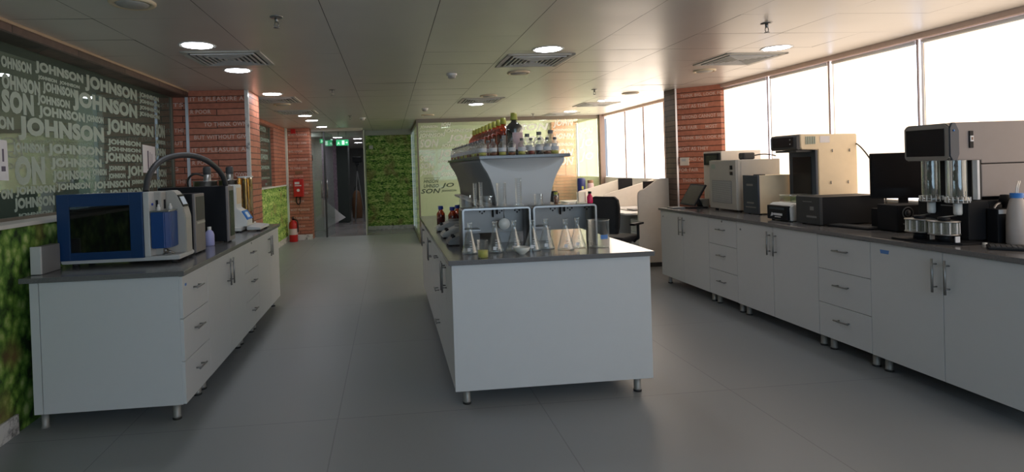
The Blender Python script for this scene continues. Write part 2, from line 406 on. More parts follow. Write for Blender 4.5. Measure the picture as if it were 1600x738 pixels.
LW = [('OHNSON', 3.87, 4.19, 2.186, 0.071), ('JOHNSON', 4.22, 4.86, 2.205, 0.084), ('JOHNSON', 4.87, 5.84, 2.172, 0.13), ('JOHNSON', 5.88, 6.37, 2.239, 0.059), ('JOHNSON', 5.88, 6.38, 2.185, 0.046), ('JOHNSON', 5.88, 6.38, 2.123, 0.046), ('JOHNSON', 5.87, 6.37, 2.057, 0.051), ('OHNSON', 3.87, 4.28, 2.051, 0.094), ('JOHNSON', 4.25, 4.49, 2.163, 0.033), ('JOHNSON', 4.51, 4.8, 2.166, 0.031), ('JOHNSON', 4.3, 4.73, 2.073, 0.084), ('SON', 3.86, 4.2, 1.901, 0.142), ('JOHNSON', 4.23, 4.65, 1.985, 0.074), ('JOHNSON', 4.68, 5.83, 1.996, 0.155), ('JOHNSON', 4.24, 4.86, 1.897, 0.086), ('JOHNSON', 4.87, 5.16, 1.913, 0.067), ('JOHNSON', 5.2, 6.2, 1.838, 0.14), ('ON', 3.82, 3.98, 1.793, 0.079), ('JOHNSON', 4.01, 5.16, 1.733, 0.156), ('JOHNSON', 5.21, 5.88, 1.747, 0.058), ('JOHNSON', 5.21, 5.87, 1.693, 0.045), ('JOHNSON', 5.15, 5.89, 1.59, 0.092), ('JOHNSON', 3.95, 4.3, 1.634, 0.08), ('JOHNSON', 4.33, 5.12, 1.636, 0.087), ('ON', 3.96, 4.3, 1.434, 0.189), ('JOHNSON', 4.36, 5.1, 1.539, 0.083), ('JOHNSON', 4.38, 4.91, 1.444, 0.086), ('JOHNSON', 4.93, 5.18, 1.476, 0.067), ('JOHNSON', 5.21, 5.53, 1.519, 0.053), ('JOHNSON', 5.2, 5.53, 1.45, 0.055), ('JOH', 5.56, 5.91, 1.455, 0.115), ('JOHNSON', 4.94, 5.61, 1.364, 0.075), ('JOHNSON', 5.64, 5.91, 1.391, 0.05), ('JOHNSON', 5.97, 6.49, 1.333, 0.1), ('JOHNSON', 3.96, 4.41, 1.36, 0.067), ('JOHNSON', 4.43, 4.9, 1.375, 0.06), ('ON', 3.82, 3.94, 1.354, 0.061), ('JOHNSON', 3.94, 4.4, 1.265, 0.087), ('JOHNSON', 4.45, 5.1, 1.28, 0.07), ('JOHNSON', 5.2, 5.9, 1.27, 0.09), ('JOHNSON', 3.97, 4.37, 1.222, 0.03), ('SON', 6.25, 6.5, 1.876, 0.135), ('JOHNSON', 6.24, 6.5, 1.794, 0.054), ('JOHN', 6.22, 6.5, 1.66, 0.1), ('JOHNSON', 6.2, 6.5, 1.57, 0.06), ('SON', 6.28, 6.5, 1.46, 0.08)]
m = MB()
for sh in (0, -2.72, -5.44):
    for wd, a, c, z, h in LW:
        if c+sh < -2.4: continue
        m.text(wd, (-2.3945, a+sh, z), (0, 1, 0), c-a-.012, h*1.04, bold=.062)
m.build('lettering', 'film_white', w1)
struct('wall_behind_glass', MB().box(-3.6, -3.5, -2.6, 6.9, 0, 2.5), 'sage')
struct('floor_behind_glass', MB().box(-3.5, -2.6, -2.6, 6.9, -.1, 0), 'mid_grey')
struct('ceiling_behind_glass', MB().box(-3.5, -2.6, -2.6, 6.9, 2.42, 2.5), 'dark_wall')

# brick words
def words(m, lines, org, ax, pitch, h, z0, nrm, wd_w):
    for k, (t, off, wid) in enumerate(lines):
        if t: m.text(t, (org[0]+ax[0]*off, org[1]+ax[1]*off, z0-k*pitch), ax, wid, h, depth=.0006, bold=.016, nrm=nrm)
p1 = struct('wall_left_pillar', MB().box(-2.6, -1.566, 6.72, 7.27, 0, ZC+.005), 'brick_paper')
m = MB()
words(m, [('IT IS PLEASURE AF', .02, .62), ('R POOR', .02, .22), ('TO THINK OWN', .16, .47), ('BUT WITHOUT GIVI', .05, .58), ('IT IS PLEASURE AF', .02, .62), ('R POOR', .02, .22), ('TO THINK OWN', .16, .47), ('BUT WITHOUT GIVI', .05, .58), ('IT IS PLEASURE AF', .02, .62)],
      (-2.215, 6.72, 0), (1, 0, 0), .1435, .046, 2.30, (0, -1, 0), None)
words(m, [('ITS', .06, .14), ('IR', .02, .08), ('O THI', .02, .17), ('BUT', .06, .12), ('ITS', .06, .14), ('NG', .02, .1), ('O THI', .02, .17)], (-2.47, 6.72, 0), (1, 0, 0), .1435, .044, 2.24, (0, -1, 0), None)
m.build('lettering', 'brick_words', p1)
struct('trim_3', MB().box(-2.245, -2.215, 6.700, 6.72, .9, ZC), 'aluminium_frame')
struct('trim_4', MB().box(-1.60, -1.562, 6.708, 6.722, 0, ZC).box(-1.568, -1.560, 6.722, 6.75, 0, ZC), 'marble')

wl2 = struct('wall_left_far', MB().box(-2.6, -2.2, 7.27, 12.68, 0, 1.185), 'leaf_far')
struct('wall_left_far_upper', MB().box(-2.6, -2.2, 11.40, 12.68, 1.185, ZC+.005).box(-2.6, -2.2, 7.27, 8.2, 1.185, ZC+.005).box(-2.6, -2.2, 8.2, 11.4, 2.34, ZC+.005), 'brick_paper')
struct('trim_5', MB().box(-2.30, -2.17, 7.27, 12.68, 1.185, 1.21, .003), 'plaster')
w2 = sroot('window_2', (-2.3, 9.8, 1.21))
MB().box(-2.285, -2.275, 8.2, 11.4, 1.21, 2.34).build('glass_pane', 'window_glass', w2)
MB().box(-2.30, -2.26, 11.38, 11.41, 1.21, 2.34).box(-2.30, -2.26, 8.2, 11.4, 1.21, 1.225).build('frame', 'bronze', w2)
m = MB()
for k in range(6):
    for j in range(3): m.text('JOHNSON', (-2.272, 8.6+j*.93+(k % 2)*.1, 2.2-k*.17), (0, 1, 0), .8-.1*((k+j) % 3), .05+.04*((k*2+j) % 3), bold=.03)
m.build('lettering', 'film_white', w2)
struct('wall_behind_glass_far', MB().box(-3.4, -3.3, 7.3, 12.7, 0, 2.5).box(-3.3, -2.6, 12.6, 12.7, 0, 2.5).box(-3.3, -2.6, 7.3, 7.4, 0, 2.5), 'sage')
struct('baseboard_left_far', MB().box(-2.2, -2.185, 7.27, 12.68, 0, .11, .002), 'marble')
p2 = struct('wall_far_left', MB().box(-2.6, -1.70, 12.68, 13.05, 0, ZC+.005), 'brick_paper')
m = MB()
words(m, [('MOST PLEASURE', .03, .40), ('TO THINK OWN', .05, .36), ('BIG, LOOK', .03, .3)]*4, (-2.17, 12.68, 0), (1, 0, 0), .18, .05, 2.25, (0, -1, 0), None)
m.build('lettering', 'brick_words', p2)
struct('baseboard_far_left', MB().box(-2.19, -1.69, 12.662, 12.68, 0, .12, .002), 'marble')
struct('trim_6', MB().box(-2.2, -2.16, 12.62, 12.68, 0, ZC), 'film_frosted')

# hallway beyond the glass door
struct('wall_hall_header', MB().box(-1.72, -.55, 13.06, 13.16, 2.36, ZC+.005), 'plaster')
struct('wall_hall_left', MB().box(-2.8, -2.7, 13.05, 24, 0, 2.42), 'mid_grey')
struct('wall_hall_grey', MB().box(-2.3, -1.66, 14.6, 14.7, 0, 2.3), 'plaster')
struct('wall_hall_purple', MB().prism([(-1.66, 14.6), (-1.50, 16.4), (-1.47, 16.5), (-1.66, 16.5)], 'xy', 0, 2.2), 'purple_paper')
struct('wall_hall_black', MB().box(-1.48, -1.16, 16.52, 17.2, 0, 2.24, .01), 'dark_wall')
struct('wall_hall_back', MB().box(-2.8, .6, 22, 22.1, 0, 2.42), 'mid_grey')
struct('wall_hall_right', MB().box(.45, .57, 14.35, 24, 0, 2.42), 'plaster')
struct('wall_far_green', MB().box(-.548, .56, 14.1, 14.3, 0, ZC+.005), 'leaf_far')
struct('wall_hall_jamb', MB().box(-.56, -.548, 13.06, 14.3, 0, ZC), 'light_grey')
struct('baseboard_far_green', MB().box(-.548, .56, 14.085, 14.1, 0, .10, .002), 'marble')
d1 = sroot('door_1', (-1.42, 13.0, 0))
MB().box(-1.70, -1.44, 13.02, 13.03, .01, 2.35).build('glass_side_panel', 'door_glass', d1)
MB().box(-1.438, -1.405, 12.98, 13.06, 0, 2.35).build('frame', 'dark_grey', d1)
MB().prism([(-1.40, 13.02), (-1.39, 13.02), (-1.30, 13.7), (-1.31, 13.7)], 'xy', .01, 2.33).build('door_leaf', 'door_glass', d1)
for xx in (-1.495, -1.375):
    MB().tube([(xx, 12.96, .87), (xx, 12.96, 1.28)], .012).box(xx-.006, xx+.006, 12.96, 13.02, .95, .97).box(xx-.006, xx+.006, 12.96, 13.02, 1.2, 1.22).build('door_handle', 'steel', d1)
e = thing('exit_sign', 'green running-man exit sign with arrow above the hallway opening', 'sign', (-1.09, 13.95, 2.06))
MB().box(-1.235, -.945, 13.93, 13.96, 2.07, 2.21, .004).build('housing', 'exit_glow', e)
m = MB(); y = 13.928
m.box(-1.185, -1.175, y-.002, y, 2.15, 2.165).box(-1.20, -1.16, y-.002, y, 2.125, 2.145).prism([(-1.19, 2.125), (-1.175, 2.125), (-1.205, 2.09), (-1.215, 2.09)], 'xz', y-.002, y).prism([(-1.175, 2.125), (-1.165, 2.125), (-1.15, 2.09), (-1.16, 2.09)], 'xz', y-.002, y)
for hx in (-1.18, -1.0): MB().tube([(hx, 13.945, 2.20), (hx, 13.945, 2.42)], .006, 8).build('hanger', 'steel', e)
m.box(-1.10, -1.04, y-.002, y, 2.09, 2.19)
m.box(-1.02, -.985, y-.002, y, 2.134, 2.146).prism([(-.99, 2.165), (-.96, 2.14), (-.99, 2.115)], 'xz', y-.002, y)
m.build('pictogram', 'exit_white', e)
e2 = thing('exit_sign', 'painted green reflection of the exit sign, left of the door frame', 'sign', (-1.47, 13.2, 2.08))  # glowing plate stands in for the exit sign's reflection
MB().box(-1.53, -1.43, 13.19, 13.21, 2.10, 2.20, .003).build('housing', 'exit_glow', e2)
MB().box(-1.50, -1.485, 13.187, 13.189, 2.12, 2.18).prism([(-1.475, 2.165), (-1.45, 2.15), (-1.475, 2.135)], 'xz', 13.187, 13.189).build('pictogram', 'exit_white', e2)
MB().box(-1.485, -1.475, 13.195, 13.205, 2.20, 2.36).build('hanger', 'dark_grey', e2)  # hanger added only to carry the reflection plate

# glazed room
gp = sroot('window_3', (.57, 11.2, 0))
MB().box(.57, 4.20, 11.195, 11.205, .06, 2.345).build('glass_pane_front', 'partition_glass', gp)
MB().box(.565, .575, 11.21, 14.1, .06, 2.345).build('glass_pane_side', 'partition_glass', gp)
MB().box(.55, 4.22, 11.18, 11.22, 2.345, ZC).box(.55, .59, 11.22, 14.1, 2.345, ZC).box(.55, 4.22, 11.18, 11.22, 0, .06).box(.55, .59, 11.22, 14.1, 0, .06).box(.555, .585, 11.185, 11.215, .06, 2.345).build('frame', 'bronze', gp)
PW = [('JOH', 1.02, 1.25, 2.24, 0.1), ('JOHNSON', 1.07, 1.72, 2.13, 0.08), ('JOHNSON', 0.60, 0.99, 2.15, 0.05), ('JOHNSON', 0.60, 1.13, 2.04, 0.1), ('JOH', 1.15, 1.67, 1.94, 0.16), ('SON', 0.60, 1.0, 1.86, 0.17), ('JOHNSON', 1.02, 1.59, 1.84, 0.08), ('JOH', 0.97, 1.39, 1.63, 0.18), ('JOHNSON', 0.60, 0.93, 1.79, 0.04), ('JOHNSON', 0.60, 0.93, 1.735, 0.04), ('SON', 0.60, 0.9, 1.59, 0.12), ('JOHNSON', 0.94, 1.37, 1.54, 0.07), ('SON', 0.60, 0.89, 1.45, 0.11), ('JO', 0.94, 1.34, 1.39, 0.12), ('JOHN', 0.60, 0.96, 1.31, 0.11), ('JOHNSON', 0.99, 1.39, 1.27, 0.1), ('JOHNSON', .62, 1.0, 2.23, .06), ('JOHNSON', 1.4, 2.3, 1.66, .15), ('JOHN', 3.27, 3.71, 2.18, 0.16), ('JOHNSON', 3.27, 3.71, 2.1, 0.06), ('JOHN', 3.29, 3.71, 1.93, 0.14), ('JOHNSON', 3.29, 3.7, 1.8, 0.08), ('SON', 3.28, 3.69, 1.62, 0.14), ('SON', 3.28, 3.69, 1.43, 0.16), ('SON', 3.80, 4.1, 2.04, 0.13), ('JO', 3.80, 4.1, 1.75, 0.2), ('JO', 3.80, 4.1, 1.48, 0.2), ('JOHNSON', 1.8, 3.2, 2.1, .18), ('JOHNSON', 1.75, 3.2, 1.85, .18), ('JOHNSON', 2.4, 3.2, 1.68, .12)]
m = MB()
for wd, a, c, z, h in PW: m.text(wd, (a, 11.1935, z), (1, 0, 0), c-a-.02, h, bold=.035, shear=.25, nrm=(0, -1, 0))
m.build('lettering', 'film_bright', gp)
m = MB()
for wd, a, c, z, h in [('HNSON', .66, .95, 1.17, .07), ('UHNSO', .66, .95, 1.08, .07), ('SON', .60, .98, .97, .09), ('JO', 1.0, 1.25, 1.06, .1), ('JOHNSON', 1.0, 1.3, .98, .05), ('JOHNSON', .66, .98, 1.25, .025)]:
    m.text(wd, (a, 11.1935, z), (1, 0, 0), c-a, h, bold=.02, shear=.25, nrm=(0, -1, 0))
m.build('dark_lettering', 'film_dark', gp)
MB().box(3.78, 4.18, 11.215, 11.222, .06, 2.345).build('frosted_film', 'film_translucent', gp)
struct('wall_glazed_room_back', MB().box(.59, 4.3, 13.0, 13.1, 0, ZC), 'film_frosted')
struct('wall_glazed_room_brick', MB().box(3.72, 4.28, 12.86, 12.99, 0, ZC), 'brick_paper')
struct('trim_7', MB().box(4.20, 4.30, 11.12, 11.26, 0, ZC), 'brown_frame')

# right wall with roller blinds
struct('wall_right_low', MB().box(4.28, 4.5, -2.6, 7.05, 0, 1.06).box(4.28, 4.5, 7.05, 14.3, 0, 1.17), 'cream_wall')
struct('trim_8', MB().box(4.20, 4.30, -2.6, 7.05, 1.045, 1.065, .003), 'plaster')
struct('wall_right_band', MB().box(4.27, 4.5, -2.6, 14.3, 2.375, ZC+.008), 'pink_wall')
mull = [-2.15, -1.2, -.25, .70, 1.65, 2.40, 3.33, 4.28, 5.23, 6.15, 7.06]
for k in range(len(mull)-1):
    a, b = mull[k], mull[k+1]
    wn = sroot('window_%d' % (k+4), (4.3, (a+b)/2, 1.065))
    MB().box(4.40, 4.41, a-.0, b+.0, 1.065, 2.375).build('pane', 'sky_gap', wn)
    MB().box(4.315, 4.318, a+(.045 if k % 2 else .012), b-(.012 if k % 2 else .03), 1.08, 2.36).build('roller_blind', 'blind_warm', wn)
    MB().tube([(4.317, a+.03, 2.355), (4.317, b-.03, 2.355)], .018).build('blind_roller', 'white_plastic', wn)
    MB().box(4.34, 4.40, a-.018, a+.018, 1.065, 2.375).build('mullion', 'aluminium_frame', wn)
    MB().box(4.300, 4.314, a+.006, a+.016, 1.065, 2.375).build('blind_guide', 'brown_frame', wn)
    MB().tube([(4.305, b-.045, 2.34), (4.303, b-.05, 1.6), (4.305, b-.045, 1.25)], .002, 5).build('pull_cord', 'brown_frame', wn)
fm = [7.70, 8.62, 9.36, 10.12, 11.06]
for k in range(len(fm)-1):
    a, b = fm[k], fm[k+1]
    wn = sroot('window_%d' % (k+14), (4.3, (a+b)/2, 1.17))
    MB().box(4.40, 4.41, a, b, 1.17, 2.375).build('pane', 'sky_gap', wn)
    MB().box(4.315, 4.318, a+.02, b-.02, 1.19, 2.36).build('roller_blind', 'blind_far', wn)
    MB().box(4.34, 4.40, a-.015, a+.015, 1.17, 2.375).build('mullion', 'aluminium_frame', wn)
    MB().box(4.298, 4.314, a+.0, a+.03, 1.17, 2.375).build('blind_guide', 'brown_frame', wn)
wn = sroot('window_18', (4.3, 12.6, 1.17))
MB().box(4.315, 4.33, 11.3, 12.85, .9, 2.375).build('roller_blind', emit('glazed_fill_glow', (1, .90, .74), FAR_E), wn)  # out of view, glows only to light the glazed room
# pillar between the bench and the desks
p3 = struct('wall_right_pillar', MB().prism([(3.85, 7.42), (4.27, 7.03), (4.45, 7.03), (4.45, 7.70), (3.85, 7.70)], 'xy', 0, ZC+.005), 'brick_paper')
struct('pillar_side_shade', MB().box(3.838, 3.852, 7.405, 7.69, 0, ZC), 'brick_paper_dark')  # dark brick sheet paints the shade on the pillar's left face
struct('trim_10', MB().box(3.848, 3.876, 7.400, 7.42, .0, ZC), 'aluminium_frame')
m = MB()
L4 = [('THINK BIG, LOOK FO', .03, .36), ('MOST AS THEY', .01, .26), ('BEYOND CANNOT SEE', .04, .35), ('FOR FAIR', .0, .17), ('THINK BIG, LOOK FO', .03, .36), ('MOST AS THEY', .0, .26), ('BEYOND CANNOT', .03, .28), ('FOR FAIR', .0, .17), ('THINK BIG', .03, .2)]
L4 = [(a, b*1.4, c*1.45) for a, b, c in L4]
words(m, L4, (3.875, 7.3965, 0), (.7328, -.6804, 0), .1405, .046, 2.285, (-.6804, -.7328, 0), None)
words(m, [('MOST', .0, .14)], (4.13, 7.1597, 0), (.7328, -.6804, 0), .14, .046, 1.8635, (-.6804, -.7328, 0), None)
m.build('lettering', 'brick_words', p3)
# rear wall and its window, behind the photographer
struct('wall_rear', MB().box(-2.6, 4.5, -2.6, -2.5, 0, .9).box(-2.6, 4.5, -2.6, -2.5, 2.30, ZC+.01).box(-2.6, -.6, -2.6, -2.5, .9, 2.3).box(3.3, 4.5, -2.6, -2.5, .9, 2.3), 'cream_wall')
wn = sroot('window_19', (1.1, -2.55, .9))
MB().box(-.6, 3.3, -2.57, -2.56, .9, 2.3).build('pane', 'rear_daylight', wn)
MB().box(-.6, 3.3, -2.56, -2.52, .9, .93).box(-.6, 3.3, -2.56, -2.52, 2.27, 2.3).box(.2, .24, -2.56, -2.52, .9, 2.3).box(2.05, 2.09, -2.56, -2.52, .9, 2.3).build('frame', 'aluminium_frame', wn)

# ================================================================== CEILING FITTINGS
def lamp(loc, label, group='round ceiling downlights'):
    t = thing('downlight', label, 'ceiling light', loc, group)
    x, y, z = loc
    MB().lathe([(.105, .004), (.118, .0), (.128, -.006), (.132, -.002), (.132, .004)], (x, y, z), 32).build('trim_ring', 'white_plastic', t)
    MB().lathe([(.0, -.003), (.104, -.004), (.106, .002)], (x, y, z), 32, cap=False).build('diffuser', 'lamp_disc', t)
    return t
L0 = lamp((-1.37, 4.40, ZC), 'large lit downlight nearest the camera above the left bench')
for loc, lb in [((-1.355, 5.47, ZC), 'lit downlight above the left bench just past the square air vent'), ((-1.375, 7.13, ZC), 'lit downlight beside the top of the left brick pillar'),
                ((-1.39, 9.95, ZC), 'lit downlight nearest of the three far left ones near the door'), ((-1.40, 10.9, ZC), 'lit downlight in the middle of the three far left ones near the door'),
                ((-1.40, 12.5, ZC), 'lit downlight closest to the hallway door'), ((1.35, 4.70, ZC), 'lit downlight above the middle of the island, nearest the camera'),
                ((3.43, 4.77, ZC), 'lit downlight above the right bench in front of the square air vent'), ((1.36, 8.76, ZC), 'small lit downlight between the island and the glazed room'),
                ((3.36, 8.63, ZC), 'lit downlight above the white desks, in front of the far air vent'), ((3.34, 10.3, ZC), 'small lit downlight farthest back above the desks')]:
    dup(L0, loc, lb)
h1 = lamp((-.9, 17.5, 2.3), 'lit downlight in the hallway ceiling'); h1['group'] = 'hallway lights'
for loc, lb in [((-1.95, 13.7, ZC), 'added fill downlight just behind the glass side panel in the hallway'), ((-.8, 15.3, 2.3), 'added fill downlight in the hallway nearest the opening'), ((-1.25, 14.5, 2.3), 'added fill downlight between the grey hallway wall and the exit sign'), ((-.5, 19.5, 2.3), 'added fill downlight deepest in the hallway')]: dup(h1, loc, lb)  # extra lamps added only to brighten the hallway

def vent(x, y, label):
    t = thing('air_vent', label, 'air vent', (x, y, ZC), 'square ceiling air vents')
    f = MB(); z = ZC
    for (a, b, h) in ((.30, .262, .010),):
        for s in (-1, 1):
            f.box(x-a, x+a, y+s*a-(a-b)*(s > 0), y+s*a+(a-b)*(s < 0), z-h, z+.001, .002)
            f.box(x+s*a-(a-b)*(s > 0), x+s*a+(a-b)*(s < 0), y-a, y+a, z-h, z+.001, .002)
    f.build('frame', 'plaster', t)
    MB().box(x-.262, x+.262, y-.262, y+.262, z-.002, z-.0005).build('opening', 'dark_grey', t)
    bl = MB()
    for k in range(6):
        r = .24-k*.04
        for s in (-1, 1):
            bl.prism([(x-r, y+s*r), (x+r, y+s*r), (x+r-.014, y+s*(r-.014)), (x-r+.014, y+s*(r-.014))], 'xy', z-.016, z-.004)
            bl.prism([(x+s*r, y-r), (x+s*r, y+r), (x+s*(r-.014), y+r-.014), (x+s*(r-.014), y-r+.014)], 'xy', z-.016, z-.004)
    bl.build('louvre', 'light_grey', t)
    return t
V0 = vent(-1.27, 4.90, 'square air vent behind the nearest left downlight')
for loc, lb in [((1.35, 5.19), 'square air vent above the island behind its nearest downlight'), ((3.40, 5.28), 'square air vent close to the right windows, nearest the camera'),
                ((1.35, 8.25), 'square air vent above the far end of the island shelf'), ((3.40, 9.15), 'square air vent above the white desks by the right pillar'),
                ((-1.45, 7.7), 'square air vent just beyond the left brick pillar'), ((-1.42, 9.3), 'square air vent near the first of the far left downlights'), ((3.3, 10.8), 'air vent farthest back above the desks')]:
    dup(V0, (loc[0], loc[1], ZC), lb)

def speaker(x, y, label):
    t = thing('ceiling_speaker', label, 'speaker', (x, y, ZC), 'round ceiling speakers'); z = ZC
    MB().lathe([(.0, -.020), (.075, -.019), (.085, -.012), (.088, .0)], (x, y, z), 28, cap=False).build('grille', 'grey_beige', t)
    MB().lathe([(.088, .001), (.088, -.014), (.11, -.016), (.118, -.008), (.118, .001)], (x, y, z), 28, cap=False).build('rim', 'beige_metal', t)
    return t
P0 = speaker(-1.36, 3.30, 'round ceiling speaker cut by the top edge of the photo, at upper left')
for loc, lb in [((1.36, 5.84), 'round ceiling speaker behind the middle air vent'), ((1.37, 7.70), 'round ceiling speaker above the bottles on the island shelf'), ((3.42, 5.92), 'round ceiling speaker behind the near right air vent'),
                ((-1.45, 8.2), 'round ceiling speaker above the left wall beyond the pillar'), ((3.38, 7.74), 'round ceiling speaker in front of the right pillar'), ((.72, 10.3), 'round ceiling speaker in front of the glazed room corner')]:
    dup(P0, (loc[0], loc[1], ZC), lb)

def sprinkler(x, y, label):
    t = thing('sprinkler', label, 'sprinkler', (x, y, ZC), 'ceiling sprinklers'); z = ZC
    MB().lathe([(.0, -.008), (.034, -.008), (.040, -.003), (.040, .001)], (x, y, z), 20, cap=False).build('escutcheon', 'steel', t)
    m = MB().cyl((x, y, z-.035), .011, .03, 12)
    m.tube([(x-.010, y, z-.035), (x-.013, y, z-.052), (x-.004, y, z-.066)], .003, 6).tube([(x+.010, y, z-.035), (x+.013, y, z-.052), (x+.004, y, z-.066)], .003, 6)
    m.build('body', 'steel_brushed', t)
    MB().lathe([(.0, -.066), (.018, -.066), (.02, -.069), (.0, -.070)], (x, y, z), 16, cap=False).build('deflector', 'steel_brushed', t)
    return t
K0 = sprinkler(-.655, 3.62, 'steel sprinkler head nearest the camera, left of centre')
for loc, lb in [((-.632, 6.85), 'sprinkler head second from the camera in the left aisle'), ((-.64, 10.1), 'farthest visible sprinkler head in the left aisle'), ((2.72, 3.88), 'dark sprinkler head nearest the camera above the right aisle'), ((2.70, 7.3), 'sprinkler head above the right aisle near the pillar'), ((2.72, 10.6), 'small sprinkler head above the far right desks')]:
    dup(K0, (loc[0], loc[1], ZC), lb)
def detector(x, y, label):
    t = thing('smoke_detector', label, 'smoke detector', (x, y, ZC), 'ceiling smoke detectors'); z = ZC
    MB().lathe([(.055, .001), (.055, -.016), (.05, -.020), (.0, -.020)], (x, y, z), 24, cap=False).build('base', 'white_plastic', t)
    MB().lathe([(.042, -.020), (.040, -.040), (.028, -.050), (.0, -.051)], (x, y, z), 24, cap=False).build('sensor', 'grey_beige', t)
    return t
D0 = detector(.669, 5.87, 'white smoke detector above the island, nearest the camera')
for loc, lb in [((.60, 9.2), 'smoke detector in front of the glazed room corner'), ((-.45, 10.6), 'small smoke detector above the far left aisle')]:
    dup(D0, (loc[0], loc[1], ZC), lb)

# ================================================================== BENCHES
def leg(t, x, y, s=1):
    l = MB().lathe([(.024, .012), (.022, .02), (.022, .10)], (x, y, 0), 14).build('leg', 'leg_metal', t)
    MB().lathe([(.026, 0), (.026, .010), (.022, .014)], (x, y, 0), 14).build('foot', 'dark_rubber', l)
def pull(parent, face, x, y, z, length, vertical, n):
    # bar pull standing off a front whose outward normal is n (+1/-1 along x)
    o = x+n*.030; m = MB(); h = length/2
    if vertical:
        m.tube([(o, y, z-h), (o, y, z+h)], .0065, 10)
        for s in (-1, 1): m.tube([(x, y, z+s*h*.68), (o, y, z+s*h*.68)], .005, 8)
    else:
        m.tube([(o, y-h, z), (o, y+h, z)], .0055, 10)
        for s in (-1, 1): m.tube([(x, y+s*h*.68, z), (o, y+s*h*.68, z)], .005, 8)
    return m.build('handle', 'steel_brushed', parent)
def lock(parent, x, y, z, n):
    return MB().lathe([(.009, 0), (.009, n*.004), (.006, n*.006), (.0, n*.006)], (x, y, z), 12, 'x').build('lock', 'steel', parent)
def cabinet(kind, xf, depth, ya, yb, n, label, cat_group, locks=(), end=None, back_legs=True):
    """unit between ya<yb, front plane at xf, outward normal n along x, carcass extends -n*depth"""
    t = thing('drawer_cabinet' if kind == 'drawers' else 'base_cabinet', label, 'cabinet', (xf-n*depth/2, (ya+yb)/2, 0), cat_group)
    xb = xf-n*depth; xi = xf-n*.020; g = .0018
    lo, hi = min(xi, xb), max(xi, xb)
    m = MB()
    m.box(lo, hi, ya+.0005, ya+.018, .10, .87).box(lo, hi, yb-.018, yb-.0005, .10, .87).box(lo, hi, ya+.018, yb-.018, .10, .118).box(lo, hi, ya+.018, yb-.018, .852, .87)
    bx = xb+n*.008; m.box(min(xb, bx), max(xb, bx), ya+.018, yb-.018, .118, .852)
    m.build('body', 'cabinet_white', t)
    f0, f1 = min(xf, xi), max(xf, xi)
    if kind == 'drawers':
        h = (.866-.102)/3
        for k in range(3):
            z0 = .102+k*h
            d = MB().box(f0, f1, ya+g, yb-g, z0+g, z0+h-g, .0012, 1).build('drawer', 'cabinet_white', t)
            pull(d, 0, xf, (ya+yb)/2, z0+h*.60, .135, False, n)
        if 'd' in locks: lock(t, xf, (ya+yb)/2, .845, n)
    else:
        ym = (ya+yb)/2
        for (a, b, s) in ((ya, ym, 1), (ym, yb, -1)):
            d = MB().box(f0, f1, a+g, b-g, .102, .866, .0012, 1).build('door', 'cabinet_white', t)
            pull(d, 0, xf, ym-s*.040, .725, .20, True, n)
            if (s == -1 and 'f' in locks) or (s == 1 and 'n' in locks): lock(d, xf, ym-s*(-.0)+(-s)*( -.0)+(.44 if s == -1 else -.44)*(yb-ya)/1.0, .80, n)
    for yy in (ya+.05, yb-.05):
        leg(t, xf-n*.075, yy)
        if back_legs: leg(t, xb+n*.07, yy)
    return t
def worktop(x0, x1, y0, y1, label):
    o = MB().box(x0, x1, y0, y1, .87, .90, .003).build('worktop', 'worktop_stone', None, ((x0+x1)/2, (y0+y1)/2, .87)); return tag(o, label, 'worktop')

# left bench
GL = 'white cabinets of the left bench'
FX = -1.247
c = cabinet('drawers', FX, .80, 3.557, 4.032, 1, 'white three-drawer cabinet at the near end of the left bench', GL, back_legs=False)
MB().box(FX-.0, FX+.002, 3.60, 3.625, .80, .815).build('label_sticker', 'label_blue', c)
cabinet('doors', FX, .80, 4.032, 5.046, 1, 'white two-door cabinet next after the near drawers in the left bench', GL)
cabinet('drawers', FX, .80, 5.046, 5.521, 1, 'white three-drawer cabinet between the two door cabinets of the left bench', GL, 'd')
cabinet('doors', FX, .80, 5.521, 6.53, 1, 'white two-door cabinet at the far end of the left bench by the brick pillar', GL)
fp = MB().box(-2.10, -2.052, 3.557, 6.53, .10, .87, .001).build('filler_panel', 'cabinet_white', None, (-2.07, 5, .1)); tag(fp, 'white filler strip between the left bench cabinets and the leafy wall', 'panel')
for yy in (3.62, 5.0, 6.45): MB().lathe([(.024, 0), (.020, .014), (.020, .10)], (-2.076, yy, 0), 14).build('leg', 'leg_metal', fp)
worktop(-2.145, -1.227, 3.535, 6.545, 'dark grey stone worktop of the left bench under the blue tester')

# right bench
GR = 'white cabinets of the right bench'; FR = 3.212; R0 = 6.60
cabinet('doors', FR, 1.0, 5.565, R0, -1, 'white two-door cabinet at the far end of the right bench by the brick pillar', GR, 'f')
cabinet('drawers', FR, 1.0, 5.09, 5.565, -1, 'white three-drawer cabinet farther along the right bench, below the blue-fronted box', GR, 'd')
cabinet('doors', FR, 1.0, 4.065, 5.09, -1, 'white two-door cabinet in the middle of the right bench', GR, 'f')
cabinet('drawers', FR, 1.0, 3.585, 4.065, -1, 'larger-looking three-drawer cabinet of the right bench, under the keyboard', GR)
c = cabinet('doors', FR, 1.0, 2.56, 3.585, -1, 'white two-door cabinet nearest the camera in the right bench with blue sticker', GR)
MB().prism([(3.44, .800), (3.50, .800), (3.505, .825), (3.435, .825)], 'yz', FR-.0012, FR).build('blue_sticker', 'label_blue', c)
worktop(3.192, 4.235, 2.54, R0+.02, 'long dark grey worktop of the right bench under the row of instruments')
